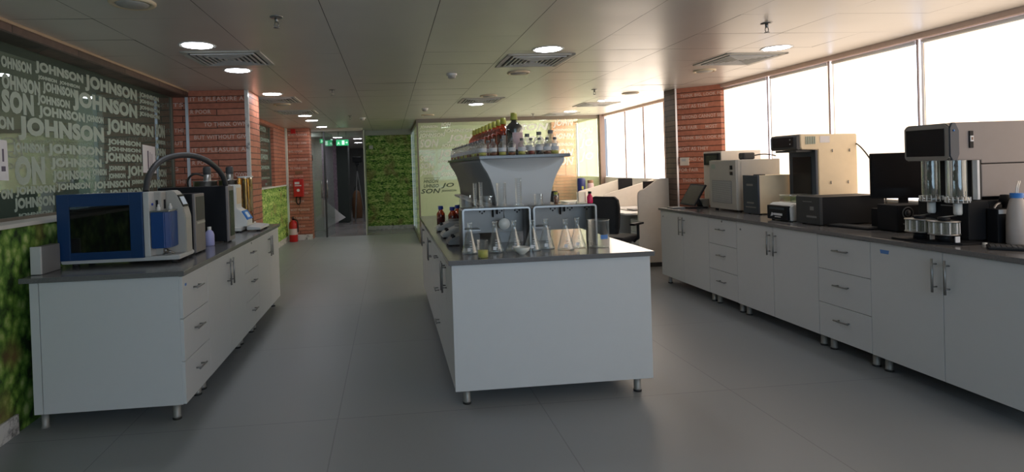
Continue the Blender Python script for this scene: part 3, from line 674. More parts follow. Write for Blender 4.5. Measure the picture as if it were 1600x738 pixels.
# island
GI = 'white cabinets of the island'; IL, IR = .3555, 1.600; y0i = 3.469
ys = [(y0i, 4.27, 'doors'), (4.27, 4.745, 'drawers'), (4.745, 5.745, 'doors'), (5.745, 6.745, 'doors')]
nm = ['two-door cabinet just behind the front panel', 'three-drawer cabinet second from the front', 'two-door cabinet third from the front', 'two-door cabinet at the far end']
for (a, b, k), n_ in zip(ys, nm):
    cabinet(k, IL, .61, a, b, -1, 'white %s on the left side of the island' % n_, GI, back_legs=False)
    cabinet(k, IR, .61, a, b, 1, 'white %s on the right side of the island' % n_, GI, back_legs=False)
ep = thing('end_panel', 'wide plain white panel closing the front end of the island', 'panel', ((IL+IR)/2, 3.46, .1))
MB().box(IL-.002, IR+.002, 3.451, 3.468, .10, .87, .0015, 1).build('panel', 'cabinet_white', ep)
worktop(IL-.022, IR+.022, 3.425, 6.765, 'glossy dark grey worktop of the central island')

# ================================================================== LEFT BENCH INSTRUMENTS
T = .9005
t = thing('flash_point_tester', 'large blue-fronted tester with dark window and cream body at the near end of left bench', 'instrument', (-1.8, 4.1, T))
MB().box(-2.06, -1.50, 3.96, 4.15, T+.03, 1.365, .010).build('body', 'grey_beige', t)
m = MB().prism([(-1.5, T+.03), (-1.375, T+.03), (-1.375, 1.19), (-1.39, 1.25), (-1.43, 1.34), (-1.452, 1.366), (-1.5, 1.368)], 'xz', 4.035, 4.15, .006); m.build('console', 'grey_beige', t)
MB().prism([(-2.10, T+.022), (-1.37, T+.022), (-1.37, T+.05), (-2.10, T+.05)], 'xz', 3.885, 4.17, .006).build('base_tray', 'light_grey', t)
fr = MB(); X0, X1, Z0, Z1 = -2.105, -1.585, .945, 1.368
fr.box(X0, -2.035, 3.87, 3.965, Z0, Z1, .004).box(-1.665, X1, 3.87, 3.965, Z0, Z1, .004).box(-2.035, -1.665, 3.87, 3.965, 1.285, Z1, .004).box(-2.035, -1.665, 3.87, 3.965, Z0, 1.0, .004)
fr.box(X0+.01, X1-.01, 3.88, 3.95, Z0+.01, Z1-.001); pass
d = MB()
fr = MB(); fr.box(X0, -2.030, 3.87, 3.965, Z0, Z1, .004).box(-1.665, X1, 3.87, 3.965, Z0, Z1, .004).box(-2.032, -1.663, 3.8705, 3.965, 1.288, Z1-.0005, .003).box(-2.032, -1.663, 3.8705, 3.965, Z0+.0005, .995, .003)
dr = fr.build('front_cover', 'blue_paint', t)
MB().box(-2.03, -1.665, 3.878, 3.882, .995, 1.288).build('window', 'tinted_glass', dr)
MB().box(-2.032, -1.663, 3.955, 3.962, .99, 1.29).build('chamber', 'dark_wall', dr)
MB().tube([(-2.01, 3.93, 1.10), (-1.995, 3.93, 1.15), (-1.96, 3.93, 1.20), (-1.90, 3.93, 1.235), (-1.84, 3.93, 1.25)], .016, 10, smooth_path=2).lathe([(.028, 0), (.028, .04), (.018, .06)], (-1.985, 3.93, 1.02), 14).build('inner_hose', 'dark_grey', dr)
MB().box(-1.583, -1.545, 3.875, 3.965, T+.05, 1.367, .006).build('corner_post', 'light_grey', t)
b = MB().prism([(-1.54, 3.875), (-1.455, 3.875), (-1.43, 3.895), (-1.425, 3.92), (-1.425, 4.03), (-1.54, 4.03)], 'xy', 1.00, 1.235, .005).build('bath_unit', 'blue_side', t)
MB().box(-1.542, -1.423, 3.873, 4.03, 1.235, 1.243, .002).build('bath_lid', 'steel', b)
m = MB()
for yy, xx in ((3.91, -1.50), (3.99, -1.455)): m.lathe([(.012, 0), (.012, .02), (.007, .028), (.006, .04), (.0, .042)], (xx, yy, 1.243), 12)
m.build('bath_knobs', 'white_plastic', b)
MB().box(-1.535, -1.52, 3.957, 3.962, 1.25, 1.31).box(-1.503, -1.495, 4.0, 4.02, 1.25, 1.31).build('slot', 'black_plastic', t)
MB().lathe([(.008, 0), (.008, .008), (0, .009)], (-1.546, 3.92, 1.285), 12, 'x').build('indicator', 'blue_cap', t)
m = MB().tube([(-1.48, 3.95, 1.0), (-1.48, 3.95, .952)], .008, 8).tube([(-1.48, 3.95, .985), (-1.43, 3.96, .952)], .006, 8).lathe([(.022, 0), (.022, .004), (.010, .01)], (-1.48, 3.95, .951), 12)
m.build('stand', 'steel', t)
# sloping touch screen on the console
sl = Vector((-.04, 0, .09)).normalized(); nn = Vector((sl.z, 0, -sl.x))
def slab(P, u, v, w_, h_, th, nrm):
    m = MB(); b = bmesh.new(); c0 = [P-u*w_/2-v*h_/2, P+u*w_/2-v*h_/2, P+u*w_/2+v*h_/2, P-u*w_/2+v*h_/2]
    v0 = [b.verts.new(p) for p in c0]; v1 = [b.verts.new(p+nrm*th) for p in c0]
    b.faces.new(v0); b.faces.new(v1[::-1])
    for i in range(4): b.faces.new((v0[i], v0[(i+1) % 4], v1[(i+1) % 4], v1[i]))
    bmesh.ops.recalc_face_normals(b, faces=b.faces); m._merge(b, False); return m
P = Vector((-1.4095, 4.093, 1.295))
sc = slab(P, Vector((0, 1, 0)), sl, .105, .088, .005, nn).build('touch_screen', 'black_gloss', t)
slab(P+nn*.005, Vector((0, 1, 0)), sl, .08, .058, .0008, nn).build('display', 'screen_glow', sc)
for x, y in ((-2.03, 3.93), (-1.42, 3.93), (-2.03, 4.13), (-1.42, 4.13)): MB().cyl((x, y, T), .02, .023, 12).build('foot', 'dark_rubber', t)
# grey power box behind it
t = thing('junction_box', 'small grey box at the near left corner of the left bench beside the blue tester', 'box', (-2.11, 3.75, T))
MB().box(-2.142, -2.085, 3.665, 3.86, T, 1.065, .005).build('body', 'mid_grey', t)
MB().box(-2.143, -2.084, 3.65, 3.665, T+.002, 1.068, .003).build('front_plate', 'light_grey', t)
# dark tower
t = thing('power_tower', 'dark brown narrow tower behind the blue tester', 'instrument', (-1.6, 4.35, T))
MB().box(-1.84, -1.40, 4.24, 4.46, T+.012, 1.335, .006).build('body', 'black_plastic', t)
MB().box(-1.40, -1.380, 4.243, 4.457, T+.012, 1.332, .006).build('front_door', 'taupe', t)
MB().box(-1.38, -1.378, 4.265, 4.44, 1.14, 1.31).build('door_panel', 'dark_grey', t)
MB().box(-1.38, -1.374, 4.265, 4.44, 1.115, 1.13, .001).build('badge_strip', 'grey_beige', t)
for x, y in ((-1.81, 4.27), (-1.41, 4.27), (-1.81, 4.43), (-1.41, 4.43)): MB().cyl((x, y, T), .014, .012, 10).build('foot', 'dark_rubber', t)
# big black box with grey edge
t = thing('circulator_box', 'wide black box with grey front edge in the middle of the left bench', 'instrument', (-1.65, 5.2, T))
MB().box(-1.885, -1.352, 4.91, 5.09, T+.012, 1.370, .006).build('body', 'black_plastic', t)
MB().box(-1.352, -1.330, 4.912, 5.088, T+.012, 1.367, .006).build('front_bezel', 'taupe', t)
MB().box(-1.33, -1.326, 4.94, 5.06, T+.05, 1.33, .002).build('front_panel', 'black_gloss', t)
for x, y in ((-1.86, 4.94), (-1.37, 4.94), (-1.86, 5.06), (-1.37, 5.06)): MB().cyl((x, y, T), .014, .012, 10).build('foot', 'dark_rubber', t)
hs = MB().tube([(-1.643, 4.08, 1.366), (-1.648, 4.13, 1.46), (-1.625, 4.22, 1.555), (-1.58, 4.33, 1.605), (-1.50, 4.50, 1.625), (-1.43, 4.68, 1.59), (-1.39, 4.84, 1.52), (-1.37, 4.95, 1.44), (-1.366, 4.98, 1.371)], .021, 14, smooth_path=2).build('hose', 'mid_grey', None, (-1.643, 4.08, 1.366)); hs.data.materials[0] = MAT['dark_grey']
tag(hs, 'thick dark hose arching from the blue tester to the black box', 'hose')
t = thing('wash_bottle', 'small lilac plastic bottle standing before the black box on the left bench', 'bottle', (-1.444, 4.76, T))
MB().lathe([(.0, 0), (.032, 0), (.036, .006), (.036, .085), (.028, .11), (.014, .125), (.014, .13)], (-1.444, 4.76, T), 20, cap=False).build('body', 'lilac_plastic', t)
MB().lathe([(.015, .126), (.015, .15), (.0, .151)], (-1.444, 4.76, T), 16, cap=False).build('cap', 'white_plastic', t)
# viscometer bath
t = thing('viscometer_bath', 'white bath instrument with steel vessels and small blue screen on the left bench', 'instrument', (-1.6, 6.05, T))
MB().box(-1.95, -1.44, 5.72, 6.36, T+.012, T+.05, .006).build('base', 'white_plastic', t)
MB().prism([(-1.62, T+.05), (-1.40, T+.05), (-1.40, 1.01), (-1.455, 1.10), (-1.50, 1.13), (-1.50, 1.36), (-1.62, 1.36)], 'xz', 5.80, 6.02, .006).build('control_body', 'white_plastic', t)
sl2 = Vector((-.055, 0, .09)).normalized(); n2 = Vector((sl2.z, 0, -sl2.x)); PP = Vector((-1.4275, 5.91, 1.055))
sc = slab(PP, Vector((0, 1, 0)), sl2, .20, .10, .010, n2).build('screen_bezel', 'blue_trim', t)
slab(PP+n2*.010, Vector((0, 1, 0)), sl2, .10, .06, .001, n2).build('display', 'screen_glow', sc)
MB().box(-1.499, -1.497, 5.83, 5.99, 1.17, 1.33, .0).build('label_plate', 'beige_metal', t)
for k, (x, y, r, h) in enumerate([(-1.80, 5.86, .11, .46), (-1.66, 6.14, .09, .46)]):
    v = MB().lathe([(.0, 0), (r, 0), (r, h-.01), (r+.008, h-.008), (r+.008, h), (0, h)], (x, y, T+.05), 28, cap=False).build('vessel', 'steel', t)
    MB().lathe([(.036, 0), (.036, .06), (.0, .06)], (x+.02, y, T+.05+h), 20, cap=False).build('collar', 'steel_brushed', v)
    MB().lathe([(.034, .06), (.038, .07), (.038, .12), (.030, .135), (.0, .138)], (x+.02, y, T+.05+h), 20, cap=False).build('knob', 'dark_grey', v)
v = MB().lathe([(.0, 0), (.072, 0), (.072, .48)], (-1.505, 6.22, T+.05), 28, cap=False).build('cylinder', 'oil_glass', t)
MB().lathe([(.0, .002), (.064, .002), (.064, .12), (.0, .12)], (-1.505, 6.22, T+.05), 24, cap=False).build('oil', 'amber_liquid', v)
MB().lathe([(.035, .002), (.035, .46)], (-1.505, 6.22, T+.05), 20, cap=False).build('inner_tube', 'brass', v)
MB().lathe([(.078, .475), (.08, .49), (.0, .492)], (-1.505, 6.22, T+.05), 24, cap=False).build('lid', 'light_grey', v)
MB().tube([(-1.93, 5.80, 1.30), (-1.95, 5.78, 1.42), (-1.88, 5.78, 1.49), (-1.80, 5.82, 1.46)], .010, 8, smooth_path=2).build('cable', 'dark_rubber', t)
MB().prism([(-1.40, T+.015), (-1.27, T+.015), (-1.275, T+.035), (-1.40, T+.05)], 'xz', 5.78, 6.2, .003).build('front_tray', 'light_grey', t)
for x, y in ((-1.9, 5.76), (-1.47, 5.76), (-1.9, 6.3), (-1.47, 6.3), (-1.30, 5.82), (-1.30, 6.14)): MB().cyl((x, y, T), .018, .0145, 10).build('foot', 'dark_rubber', t)
# notices on the glass
def paper(loc0, y0, y1, z0, z1, label, rows):
    x = -2.3935
    t = thing('notice', label, 'notice', (x, (y0+y1)/2, z0))
    b = MB(); b.prism([(y0, z0+.01), (y1, z0), (y1-.005, z1-.012), (y0+.004, z1)], 'yz', x, x+.002); b.build('sheet', 'paper', t)
    m = MB()
    for k, (a, c, d, e_) in enumerate(rows): m.box(x+.002, x+.0028, y0+(y1-y0)*a, y0+(y1-y0)*c, z0+(z1-z0)*d, z0+(z1-z0)*e_)
    m.build('printing', 'ink', t)
paper(0, 3.62, 3.895, 1.47, 1.735, 'white printed notice taped to the etched glass at the left edge', [(.80, .86, .45, .75), (.76, .90, .22, .34), (.3, .6, .3, .7)])
paper(0, 5.90, 6.21, 1.50, 1.785, 'pale notice on the etched glass beside the brick pillar', [(.35, .45, .15, .8), (.55, .58, .2, .75), (.68, .71, .3, .7)])

# fire equipment
t = thing('fire_extinguisher', 'red fire extinguisher standing on the floor by the far brick wall', 'fire extinguisher', (-2.06, 12.45, 0))
MB().lathe([(.0, 0), (.085, 0), (.09, .01), (.09, .36), (.08, .41), (.045, .44), (.03, .46), (.0, .46)], (-2.06, 12.45, 0), 24, cap=False).build('cylinder', 'red_paint', t)
MB().cyl((-2.06, 12.45, .46), .022, .03, 12).box(-2.075, -2.045, 12.35, 12.50, .485, .50, .003).box(-2.075, -2.045, 12.37, 12.50, .515, .527, .003).build('valve', 'black_plastic', t)
MB().tube([(-2.04, 12.44, .475), (-1.97, 12.42, .46), (-1.955, 12.41, .35), (-1.96, 12.41, .2)], .012, 8, smooth_path=2).build('hose', 'black_plastic', t)
MB().lathe([(.0905, .15), (.0905, .28)], (-2.06, 12.45, 0), 24, cap=False).build('label', 'label_pink', t)
t = thing('hose_cabinet', 'red fire equipment box mounted on the far brick wall', 'fire box', (-1.95, 12.6, 1.1))
MB().box(-2.05, -1.84, 12.57, 12.675, .94, 1.32, .012).build('box', 'red_paint', t)
MB().box(-2.02, -1.92, 12.566, 12.572, 1.21, 1.26).box(-2.02, -1.88, 12.566, 12.572, 1.17, 1.19).lathe([(.032, 0), (.032, .003), (0, .003)], (-1.95, 12.566, 1.08), 16, 'y').build('markings', 'paper', t)
MB().tube([(-2.0, 12.63, .94), (-2.01, 12.62, .83), (-1.96, 12.62, .76), (-1.92, 12.62, .82), (-1.92, 12.63, .94)], .013, 8, smooth_path=2).build('hose_loop', 'black_plastic', t)
o = MB().box(-2.02, -1.86, 12.672, 12.679, 1.42, 1.50, .002).build('wall_sign', 'wood_brown', None, (-1.94, 12.675, 1.42)); tag(o, 'small dark red sign above the red fire box', 'sign')
o = MB().box(-2.08, -1.98, 12.665, 12.679, 2.30, 2.40, .004).build('alarm_plaque', 'red_paint', None, (-2.03, 12.67, 2.3)); tag(o, 'small red plaque at the top of the far brick wall under the ceiling', 'sign')
t = thing('light_switch', 'small cream switch on the far green leafy wall', 'switch', (-.42, 14.09, 2.0))
MB().box(-.47, -.37, 14.085, 14.099, 1.97, 2.06, .004).build('plate', 'cream_wall', t); MB().box(-.445, -.395, 14.08, 14.086, 1.99, 2.04, .002).build('rocker', 'white_plastic', t)
o = thing('wall_box', 'black box high on the grey wall behind the glass door', 'box', (-2.02, 14.55, 1.8))
MB().box(-2.12, -1.88, 14.52, 14.598, 1.74, 1.88, .006).build('body', 'black_plastic', o); MB().box(-2.10, -1.90, 14.516, 14.521, 1.76, 1.86).build('front', 'black_gloss', o)
t = thing('tripod', 'dark camera tripod standing in the hallway', 'tripod', (-.92, 16.8, 0))
for a in (0, 2.1, 4.2): MB().tube([(-.92, 16.8, 1.45), (-.92+.19*math.cos(a), 16.8+.19*math.sin(a), 0.01)], .016, 8).build('leg', 'mid_grey', t)
MB().tube([(-.92, 16.8, 1.0), (-.92, 16.8, 1.62)], .016, 8).build('column', 'dark_grey', t)
MB().box(-.98, -.86, 16.72, 16.88, 1.62, 1.70, .01).box(-1.04, -.78, 16.75, 16.86, 1.70, 1.86, .02).build('head', 'black_plastic', t)
t = thing('white_board', 'white triangular sheet leaning behind the glass door at the purple wall', 'panel', (-1.45, 14.4, 0))
MB().prism([(-1.62, .05), (-1.10, .32), (-1.20, .40), (-1.62, .78)], 'xz', 14.30, 14.34, .004).build('sheet', 'paper', t); MB().box(-1.62, -1.56, 14.34, 14.5, .0, .30, .004).build('support', 'light_grey', t)
t = thing('brown_bag', 'tall brown bag on the hallway floor beside the tripod', 'bag', (-1.0, 17.9, 0))
MB().lathe([(.0, 0), (.13, 0), (.15, .05), (.16, .45), (.12, .75), (.05, .85), (.0, .86)], (-1.02, 18.0, 0), 18, cap=False).build('body', 'wood_brown', t)
MB().tube([(-1.08, 18, .84), (-1.06, 18, .98), (-.98, 18, .98), (-.96, 18, .84)], .010, 6, smooth_path=1).build('handle', 'dark_grey', t)

# ================================================================== ISLAND SHELF
t = thing('reagent_shelf', 'white flared reagent shelf standing along the middle of the island', 'shelf', (.978, 5.2, T))
SY0, SY1 = 4.15, 6.26
lf = [(.662, 1.512), (.665, 1.49), (.685, 1.455), (.712, 1.41), (.735, 1.36), (.752, 1.30), (.765, 1.235), (.772, 1.17)]
rt = [(1.290, 1.512), (1.286, 1.48), (1.262, 1.445), (1.235, 1.40), (1.212, 1.35), (1.192, 1.29), (1.180, 1.235), (1.172, 1.17)]
end = lf+[(.775, T), (1.168, T)]+rt[::-1]
MB().prism(end, 'xz', SY0, SY0+.022).build('end_panel', 'cabinet_white', t)
MB().prism(end, 'xz', SY1-.022, SY1).build('end_panel', 'cabinet_white', t)
arc = [(.672, 1.505)]+[(.69+.57*k/14, 1.495-.088*math.sin(PI*k/14)**.8-.012) for k in range(15)]+[(1.280, 1.505)]
m = MB(); b = m.bm; cols = []
for k in range(25):
    q = k/24; x = .668+.616*q; za = 1.508-.095*math.sin(PI*q)**.75; col = []
    for j in range(7):
        p = j/6; col.append(b.verts.new((x, SY0-.001-.075*p**2.0*min(1, math.sin(PI*q)*2.2+.02), za+(1.511-za)*p)))
    cols.append(col)
for k in range(24):
    for j in range(6): b.faces.new((cols[k][j], cols[k+1][j], cols[k+1][j+1], cols[k][j+1])).smooth = True
m.build('curved_fascia', 'cabinet_white', t)
MB().sheet(lf, 'xz', SY0+.022, SY1-.022, -.006).build('side_flare', 'mid_grey', t)
MB().sheet(rt, 'xz', SY0+.022, SY1-.022, .006).build('side_flare', 'mid_grey', t)
MB().box(.642, 1.312, SY0-.078, SY1+.02, 1.512, 1.536, .003).build('top_board', 'worktop_stone', t)
MB().box(.70, 1.245, SY0+.022, SY1-.022, 1.148, 1.168, .002).build('lower_board', 'light_grey', t)
MB().box(.955, .985, SY0+.022, SY1-.022, T, 1.148).box(.955, .985, SY0+.022, SY1-.022, 1.168, 1.50).build('divider', 'mid_grey', t)
TOP = 1.5365; LOW = 1.1685

def clear_bottle(name='reagent_bottle', h=.115, r=.030, liq='yellow_liquid', fill=.22, cap='mid_grey'):
    t = thing(name, 'x', 'bottle', (0, 0, 0))
    MB().lathe([(.0, .0), (r*.92, .0), (r, .004), (r, h*.66), (r*.85, h*.76), (r*.42, h*.86), (r*.40, h)], n=16, cap=False).build('glass_body', 'lab_glass', t)
    MB().lathe([(.0, .003), (r*.9, .003), (r*.92, h*fill), (.0, h*fill)], n=14, cap=False).build('liquid', liq, t)
    MB().lathe([(r*.46, h*.93), (r*.46, h*1.08), (.0, h*1.09)], n=12, cap=False).build('cap', cap, t)
    MB().lathe([(r*1.012, h*.26), (r*1.012, h*.50)], n=16, cap=False).build('label', 'label_paper', t)
    return t
def amber_bottle(h=.27, r=.062, glassm='amber_glass', name='amber_bottle'):
    t = thing(name, 'x', 'bottle', (0, 0, 0))
    MB().lathe([(.0, .0), (r*.95, .0), (r, .006), (r, h*.70), (r*.92, h*.79), (r*.6, h*.87), (r*.34, h*.92), (r*.32, h)], n=22, cap=False).build('glass_body', glassm, t)
    MB().lathe([(.0, .004), (r*.93, .004), (r*.94, h*.66), (.0, h*.66)], n=18, cap=False).build('liquid', 'amber_liquid' if glassm == 'amber_glass' else 'black_liquid', t)
    MB().lathe([(r*.42, h*.97), (r*.44, h*.98), (r*.36, h*1.16), (.0, h*1.17)], n=18, cap=False).build('cap', 'yellow_cap', t)
    m = MB(); b = m.bm; n = 8
    for k in range(n):
        a0, a1 = -2.0+1.5*k/n, -2.0+1.5*(k+1)/n; q = r*1.015
        b.faces.new([b.verts.new((q*math.cos(a), q*math.sin(a), z)) for a, z in ((a0, h*.16), (a1, h*.16), (a1, h*.62), (a0, h*.62))])
    m.build('label', 'label_pink' if glassm != 'amber_glass' else 'label_paper', t)
    return t
GB = 'clear sample bottles on the island shelf'
kinds = {'y': clear_bottle(liq='yellow_liquid'), 'a': clear_bottle(liq='amber_liquid', fill=.18), 'r': clear_bottle(liq='red_liquid', fill=.25), 'k': clear_bottle(liq='black_liquid', fill=.30)}
used = set()
def place(key, loc, label, group, s=1.0):
    if key not in used:
        used.add(key); o = kinds[key]; o.location = loc; o['label'] = label; o['group'] = group
        if s != 1: o.scale = (s, s, s)
        return o
    return dup(kinds[key], loc, label, group, scale=(s, s, s))
for k in range(15):
    y = 4.20+k*.138
    key = 'yayyarykyaryayr'[k]
    nm_ = {'y': 'yellow liquid', 'a': 'amber liquid', 'r': 'red-brown liquid', 'k': 'black liquid'}[key]
    place(key, (.690+.004*(k % 2), y, TOP), 'small clear bottle with %s, %s of the left edge row on the shelf' % (nm_, ORD[k]), GB)
fr_ = [(.768, 'a', 'second from the left'), (.838, 'y', 'third from the left'), (.908, 'a', 'fourth from the left'), (.985, 'y', 'in front of the pink label'), (1.055, 'r', 'fourth from the right'), (1.118, 'k', 'third from the right'), (1.178, 'a', 'second from the right'), (1.236, 'y', 'last on the right')]
for x, key, ps in fr_:
    place(key, (x, 4.20, TOP), 'clear sample bottle in the front row on the shelf, %s' % ps, GB)
for k in range(5):
    place('ayray'[k], (.765, 4.40+k*.23, TOP), 'clear bottle in the second row behind the left edge row, %s' % ORD[k], GB)
for x, y, s, lb in [(1.08, 4.42, 1.35, 'taller clear bottle behind the front row, left one of the pair'), (1.17, 4.40, 1.45, 'tall clear bottle behind the front row, right one of the pair'), (1.245, 4.34, 1.5, 'tall clear bottle at the right edge of the shelf top')]:
    place('a', (x, y, TOP), lb, 'taller clear bottles on the shelf', s)
big = amber_bottle(.285, .066, 'purple_glass', 'dark_bottle'); big.location = (.975, 4.40, TOP); big['label'] = 'big dark purple bottle with yellow cap and pink label at the front of the shelf'
A0 = amber_bottle(); A0.location = (.935, 4.62, TOP); GA = 'amber bottles with yellow caps on the shelf'
A0['label'] = 'amber bottle with yellow cap, directly behind the big dark bottle'; A0['group'] = GA
for k in range(1, 9): dup(A0, (.935-.001*k, 4.62+k*.19, TOP), 'amber bottle with yellow cap, %s of the receding row on the shelf' % ORD[k], GA)
# lower board bottles
GLB = 'dark-capped bottles on the lower board of the shelf'
LB = thing('sample_bottle', 'x', 'bottle', (0, 0, 0))
MB().lathe([(.0, 0), (.032, 0), (.034, .004), (.034, .085), (.018, .108), (.016, .125)], n=16, cap=False).build('body', 'lab_glass', LB)
MB().lathe([(.0, .003), (.030, .003), (.030, .05), (.0, .05)], n=14, cap=False).build('liquid', 'black_liquid', LB)
MB().lathe([(.020, .118), (.020, .148), (.0, .149)], n=12, cap=False).build('cap', 'black_plastic', LB)
for k in range(14):
    loc = (.805+.004*(k % 2), 4.26+k*.135, LOW); lb = 'dark-capped bottle on the lower shelf board, %s of the left row' % ORD[k]
    if k == 0: LB.location = loc; LB['label'] = lb; LB['group'] = GLB
    else: dup(LB, loc, lb, GLB)
for k in range(6): dup(LB, (.895, 4.33+k*.27, LOW), 'dark-capped bottle on the lower shelf board, %s of the inner row' % ORD[k], GLB)

# steel heating stands
def stand(x0, x1, label):
    t = thing('steel_stand', label, 'stand', ((x0+x1)/2, 3.93, T), 'steel laboratory stands on the island'); y0, y1, zt = 3.84, 4.04, 1.178; r = .022
    pts = [(x0, T), (x0, zt-r)]+[(x0+r-r*math.cos(a), zt-r+r*math.sin(a)) for a in (.4, .8, 1.2)]+[(x0+r, zt), (x1-r, zt)]+[(x1-r+r*math.sin(a), zt-r+r*math.cos(a)) for a in (.4, .8, 1.2)]+[(x1, zt-r), (x1, T)]
    MB().sheet(pts, 'xz', y0, y1, -.012).build('frame', 'steel', t)
    MB().box(x0+.013, x1-.013, y1-.008, y1, .99, zt-.013).build('back_panel', 'stand_grey', t)
    MB().box(x0+.013, x0+.13, y0+.05, y1-.01, 1.02, 1.03).build('inner_plate', 'steel_brushed', t)
    m = MB()
    for k in range(3):
        for q in range(3): m.lathe([(.006, -.001), (.006, .0), (.0, .0)], (x0+.12+k*.12+q*.015, y0-.0, zt-.022-.012*(q % 2)), 8, 'y', cap=False)
    m.build('screws', 'black_plastic', t)
    m = MB().tube([(x0+.24, y1-.03, zt-.013), (x0+.24, y1-.03, 1.10)], .006, 8).tube([(x0+.27, y1-.03, zt-.013), (x0+.27, y1-.03, 1.12)], .006, 8); m.build('rods', 'black_plastic', t)
    return t
stand(.478, .948, 'left polished steel stand behind the conical flasks on the island')
stand(.966, 1.412, 'right polished steel stand behind the conical flasks on the island')
o = MB().lathe([(.0, 0), (.040, .0), (.040, .006), (.0, .006)], (.775, 3.90, 1.06), 24, 'y', cap=False); 
# (round milky disc hangs on a hook below the left stand)
hd = thing('round_disc', 'round milky disc hanging under the left steel stand', 'disc', (.775, 3.90, 1.06)); o.build('disc', 'frosted_acrylic', hd)
MB().tube([(.775, 3.903, 1.10), (.775, 3.903, 1.166)], .003, 6).build('hook', 'steel', hd)

# glassware
GF = 'conical flasks in front of the steel stands'
F0 = thing('conical_flask', 'first clear conical flask from the left, behind the small beaker', 'flask', (.505, 3.69, T), GF)
MB().lathe([(.0, .0), (.052, .0), (.056, .004), (.055, .012), (.016, .145), (.015, .190), (.019, .198), (.017, .20)], (.505, 3.69, T), 28, cap=False).build('glass_body', 'lab_glass', F0)
m = MB(); b = m.bm
for zz in (.035, .05, .065, .08):
    r = .0555-(zz-.012)*.293; vs = [(r*math.cos(a), r*math.sin(a)) for a in (-1.75, -1.65, -1.55, -1.45)]
    for i in range(3): b.faces.new([b.verts.new(Vector((.505, 3.69, T))+Vector(p)) for p in ((vs[i][0], vs[i][1], zz), (vs[i+1][0], vs[i+1][1], zz), (vs[i+1][0], vs[i+1][1], zz+.003), (vs[i][0], vs[i][1], zz+.003))])
m.build('graduations', 'label_paper', F0)
MB().box(.480, .500, 3.6365, 3.6375, T+.02, T+.042).build('mark_patch', 'label_paper', F0)
for (x, y), lb in [((.672, 3.70), 'second clear conical flask from the left, below the hanging disc'), ((.800, 3.71), 'third clear conical flask from the left, behind the white bowl'), ((.918, 3.70), 'fourth conical flask from the left, in front of the gap between the stands'),
                   ((1.022, 3.74), 'fifth conical flask from the left, under the left part of the right stand'), ((1.130, 3.66), 'sixth conical flask from the left, forward of its neighbours'), ((1.228, 3.72), 'last conical flask on the right, beside the big beaker')]:
    dup(F0, (x, y, T), lb, GF)
def beaker(x, y, z, r, h, label, liquid=None, fill=.4, mark=True, mat='lab_glass'):
    t = thing('glass_beaker', label, 'beaker', (x, y, z))
    MB().lathe([(.0, .0), (r*.93, .0), (r, r*.09), (r, h*.97), (r*1.06, h), (r*1.03, h*1.002)], (x, y, z), 28, cap=False).build('glass_body', mat, t)
    if liquid: MB().lathe([(.0, .002), (r*.92, .002), (r*.95, h*fill), (.0, h*fill)], (x, y, z), 24, cap=False).build('liquid', liquid, t)
    if mark:
        m = MB(); b = m.bm
        for i in range(4):
            a0, a1 = -1.75+.2*i, -1.55+.2*i; q = r*1.01
            b.faces.new([b.verts.new((x+q*math.cos(a), y+q*math.sin(a), z+zz)) for a, zz in ((a0, h*.33), (a1, h*.33), (a1, h*.48), (a0, h*.48))])
        m.build('printed_mark', 'label_blue', t)
    return t
beaker(1.368, 3.70, T, .068, .182, 'large glass beaker with blue mark at the right end of the flask row')
beaker(.556, 3.50, T, .034, .108, 'small glass beaker with yellow liquid at the front left of the island', 'yellow_liquid', .42, False)
bw = thing('porcelain_bowl', 'small white porcelain bowl at the front of the island worktop', 'bowl', (.812, 3.555, T))
MB().lathe([(.0, 0), (.022, 0), (.024, .005), (.044, .022), (.055, .045), (.052, .046), (.040, .026), (.018, .010), (.0, .009)], (.812, 3.555, T), 32, cap=False).build('bowl', 'porcelain', bw)
ST = 1.1785
beaker(.520, 3.95, ST, .045, .085, 'low wide beaker at the left end on top of the left steel stand', mark=False)
beaker(.660, 3.95, ST, .042, .075, 'small wide beaker on the left steel stand behind the tall cylinders', mark=False)
def cylinder(x, y, z, r, h, label):
    t = thing('measuring_cylinder', label, 'measuring cylinder', (x, y, z))
    MB().lathe([(.0, .0), (r*1.5, .0), (r*1.5, .006), (r*.9, .012), (r, .02), (r, h), (r*1.15, h+.004)], (x, y, z), 20, cap=False).build('glass_body', 'lab_glass', t)
    m = MB()
    for k in range(8): m.box(x-.006, x+.004, y-r-.0008, y-r-.0003, z+.05+k*(h-.07)/8, z+.0515+k*(h-.07)/8)
    m.build('scale_marks', 'label_paper', t); return t
cylinder(.575, 3.88, ST, .012, .165, 'left one of two slim glass cylinders on the left steel stand')
cylinder(.618, 3.90, ST, .012, .170, 'right one of two slim glass cylinders on the left steel stand')
beaker(.765, 3.92, ST, .034, .165, 'tall glass jar in the middle of the left steel stand', mark=False)
cylinder(.885, 3.92, ST, .022, .19, 'wide glass cylinder at the right end of the left steel stand')
beaker(1.025, 3.92, ST, .030, .08, 'small beaker at the left end of the right steel stand', mark=False)
t = thing('amber_vial', 'small amber vial standing on the right steel stand', 'bottle', (1.155, 3.94, ST))
MB().lathe([(.0, 0), (.016, 0), (.016, .055), (.012, .062), (.012, .07)], (1.155, 3.94, ST), 16, cap=False).build('glass_body', 'lab_glass', t)
MB().lathe([(.0, .002), (.0145, .002), (.0145, .055), (.0, .055)], (1.155, 3.94, ST), 14, cap=False).build('liquid', 'amber_liquid', t); MB().lathe([(.014, .068), (.014, .085), (0, .086)], (1.155, 3.94, ST), 14, cap=False).build('cap', 'yellow_cap', t)
t = thing('glass_dish', 'shallow glass dish on the right steel stand between vial and beaker', 'dish', (1.235, 3.90, ST))
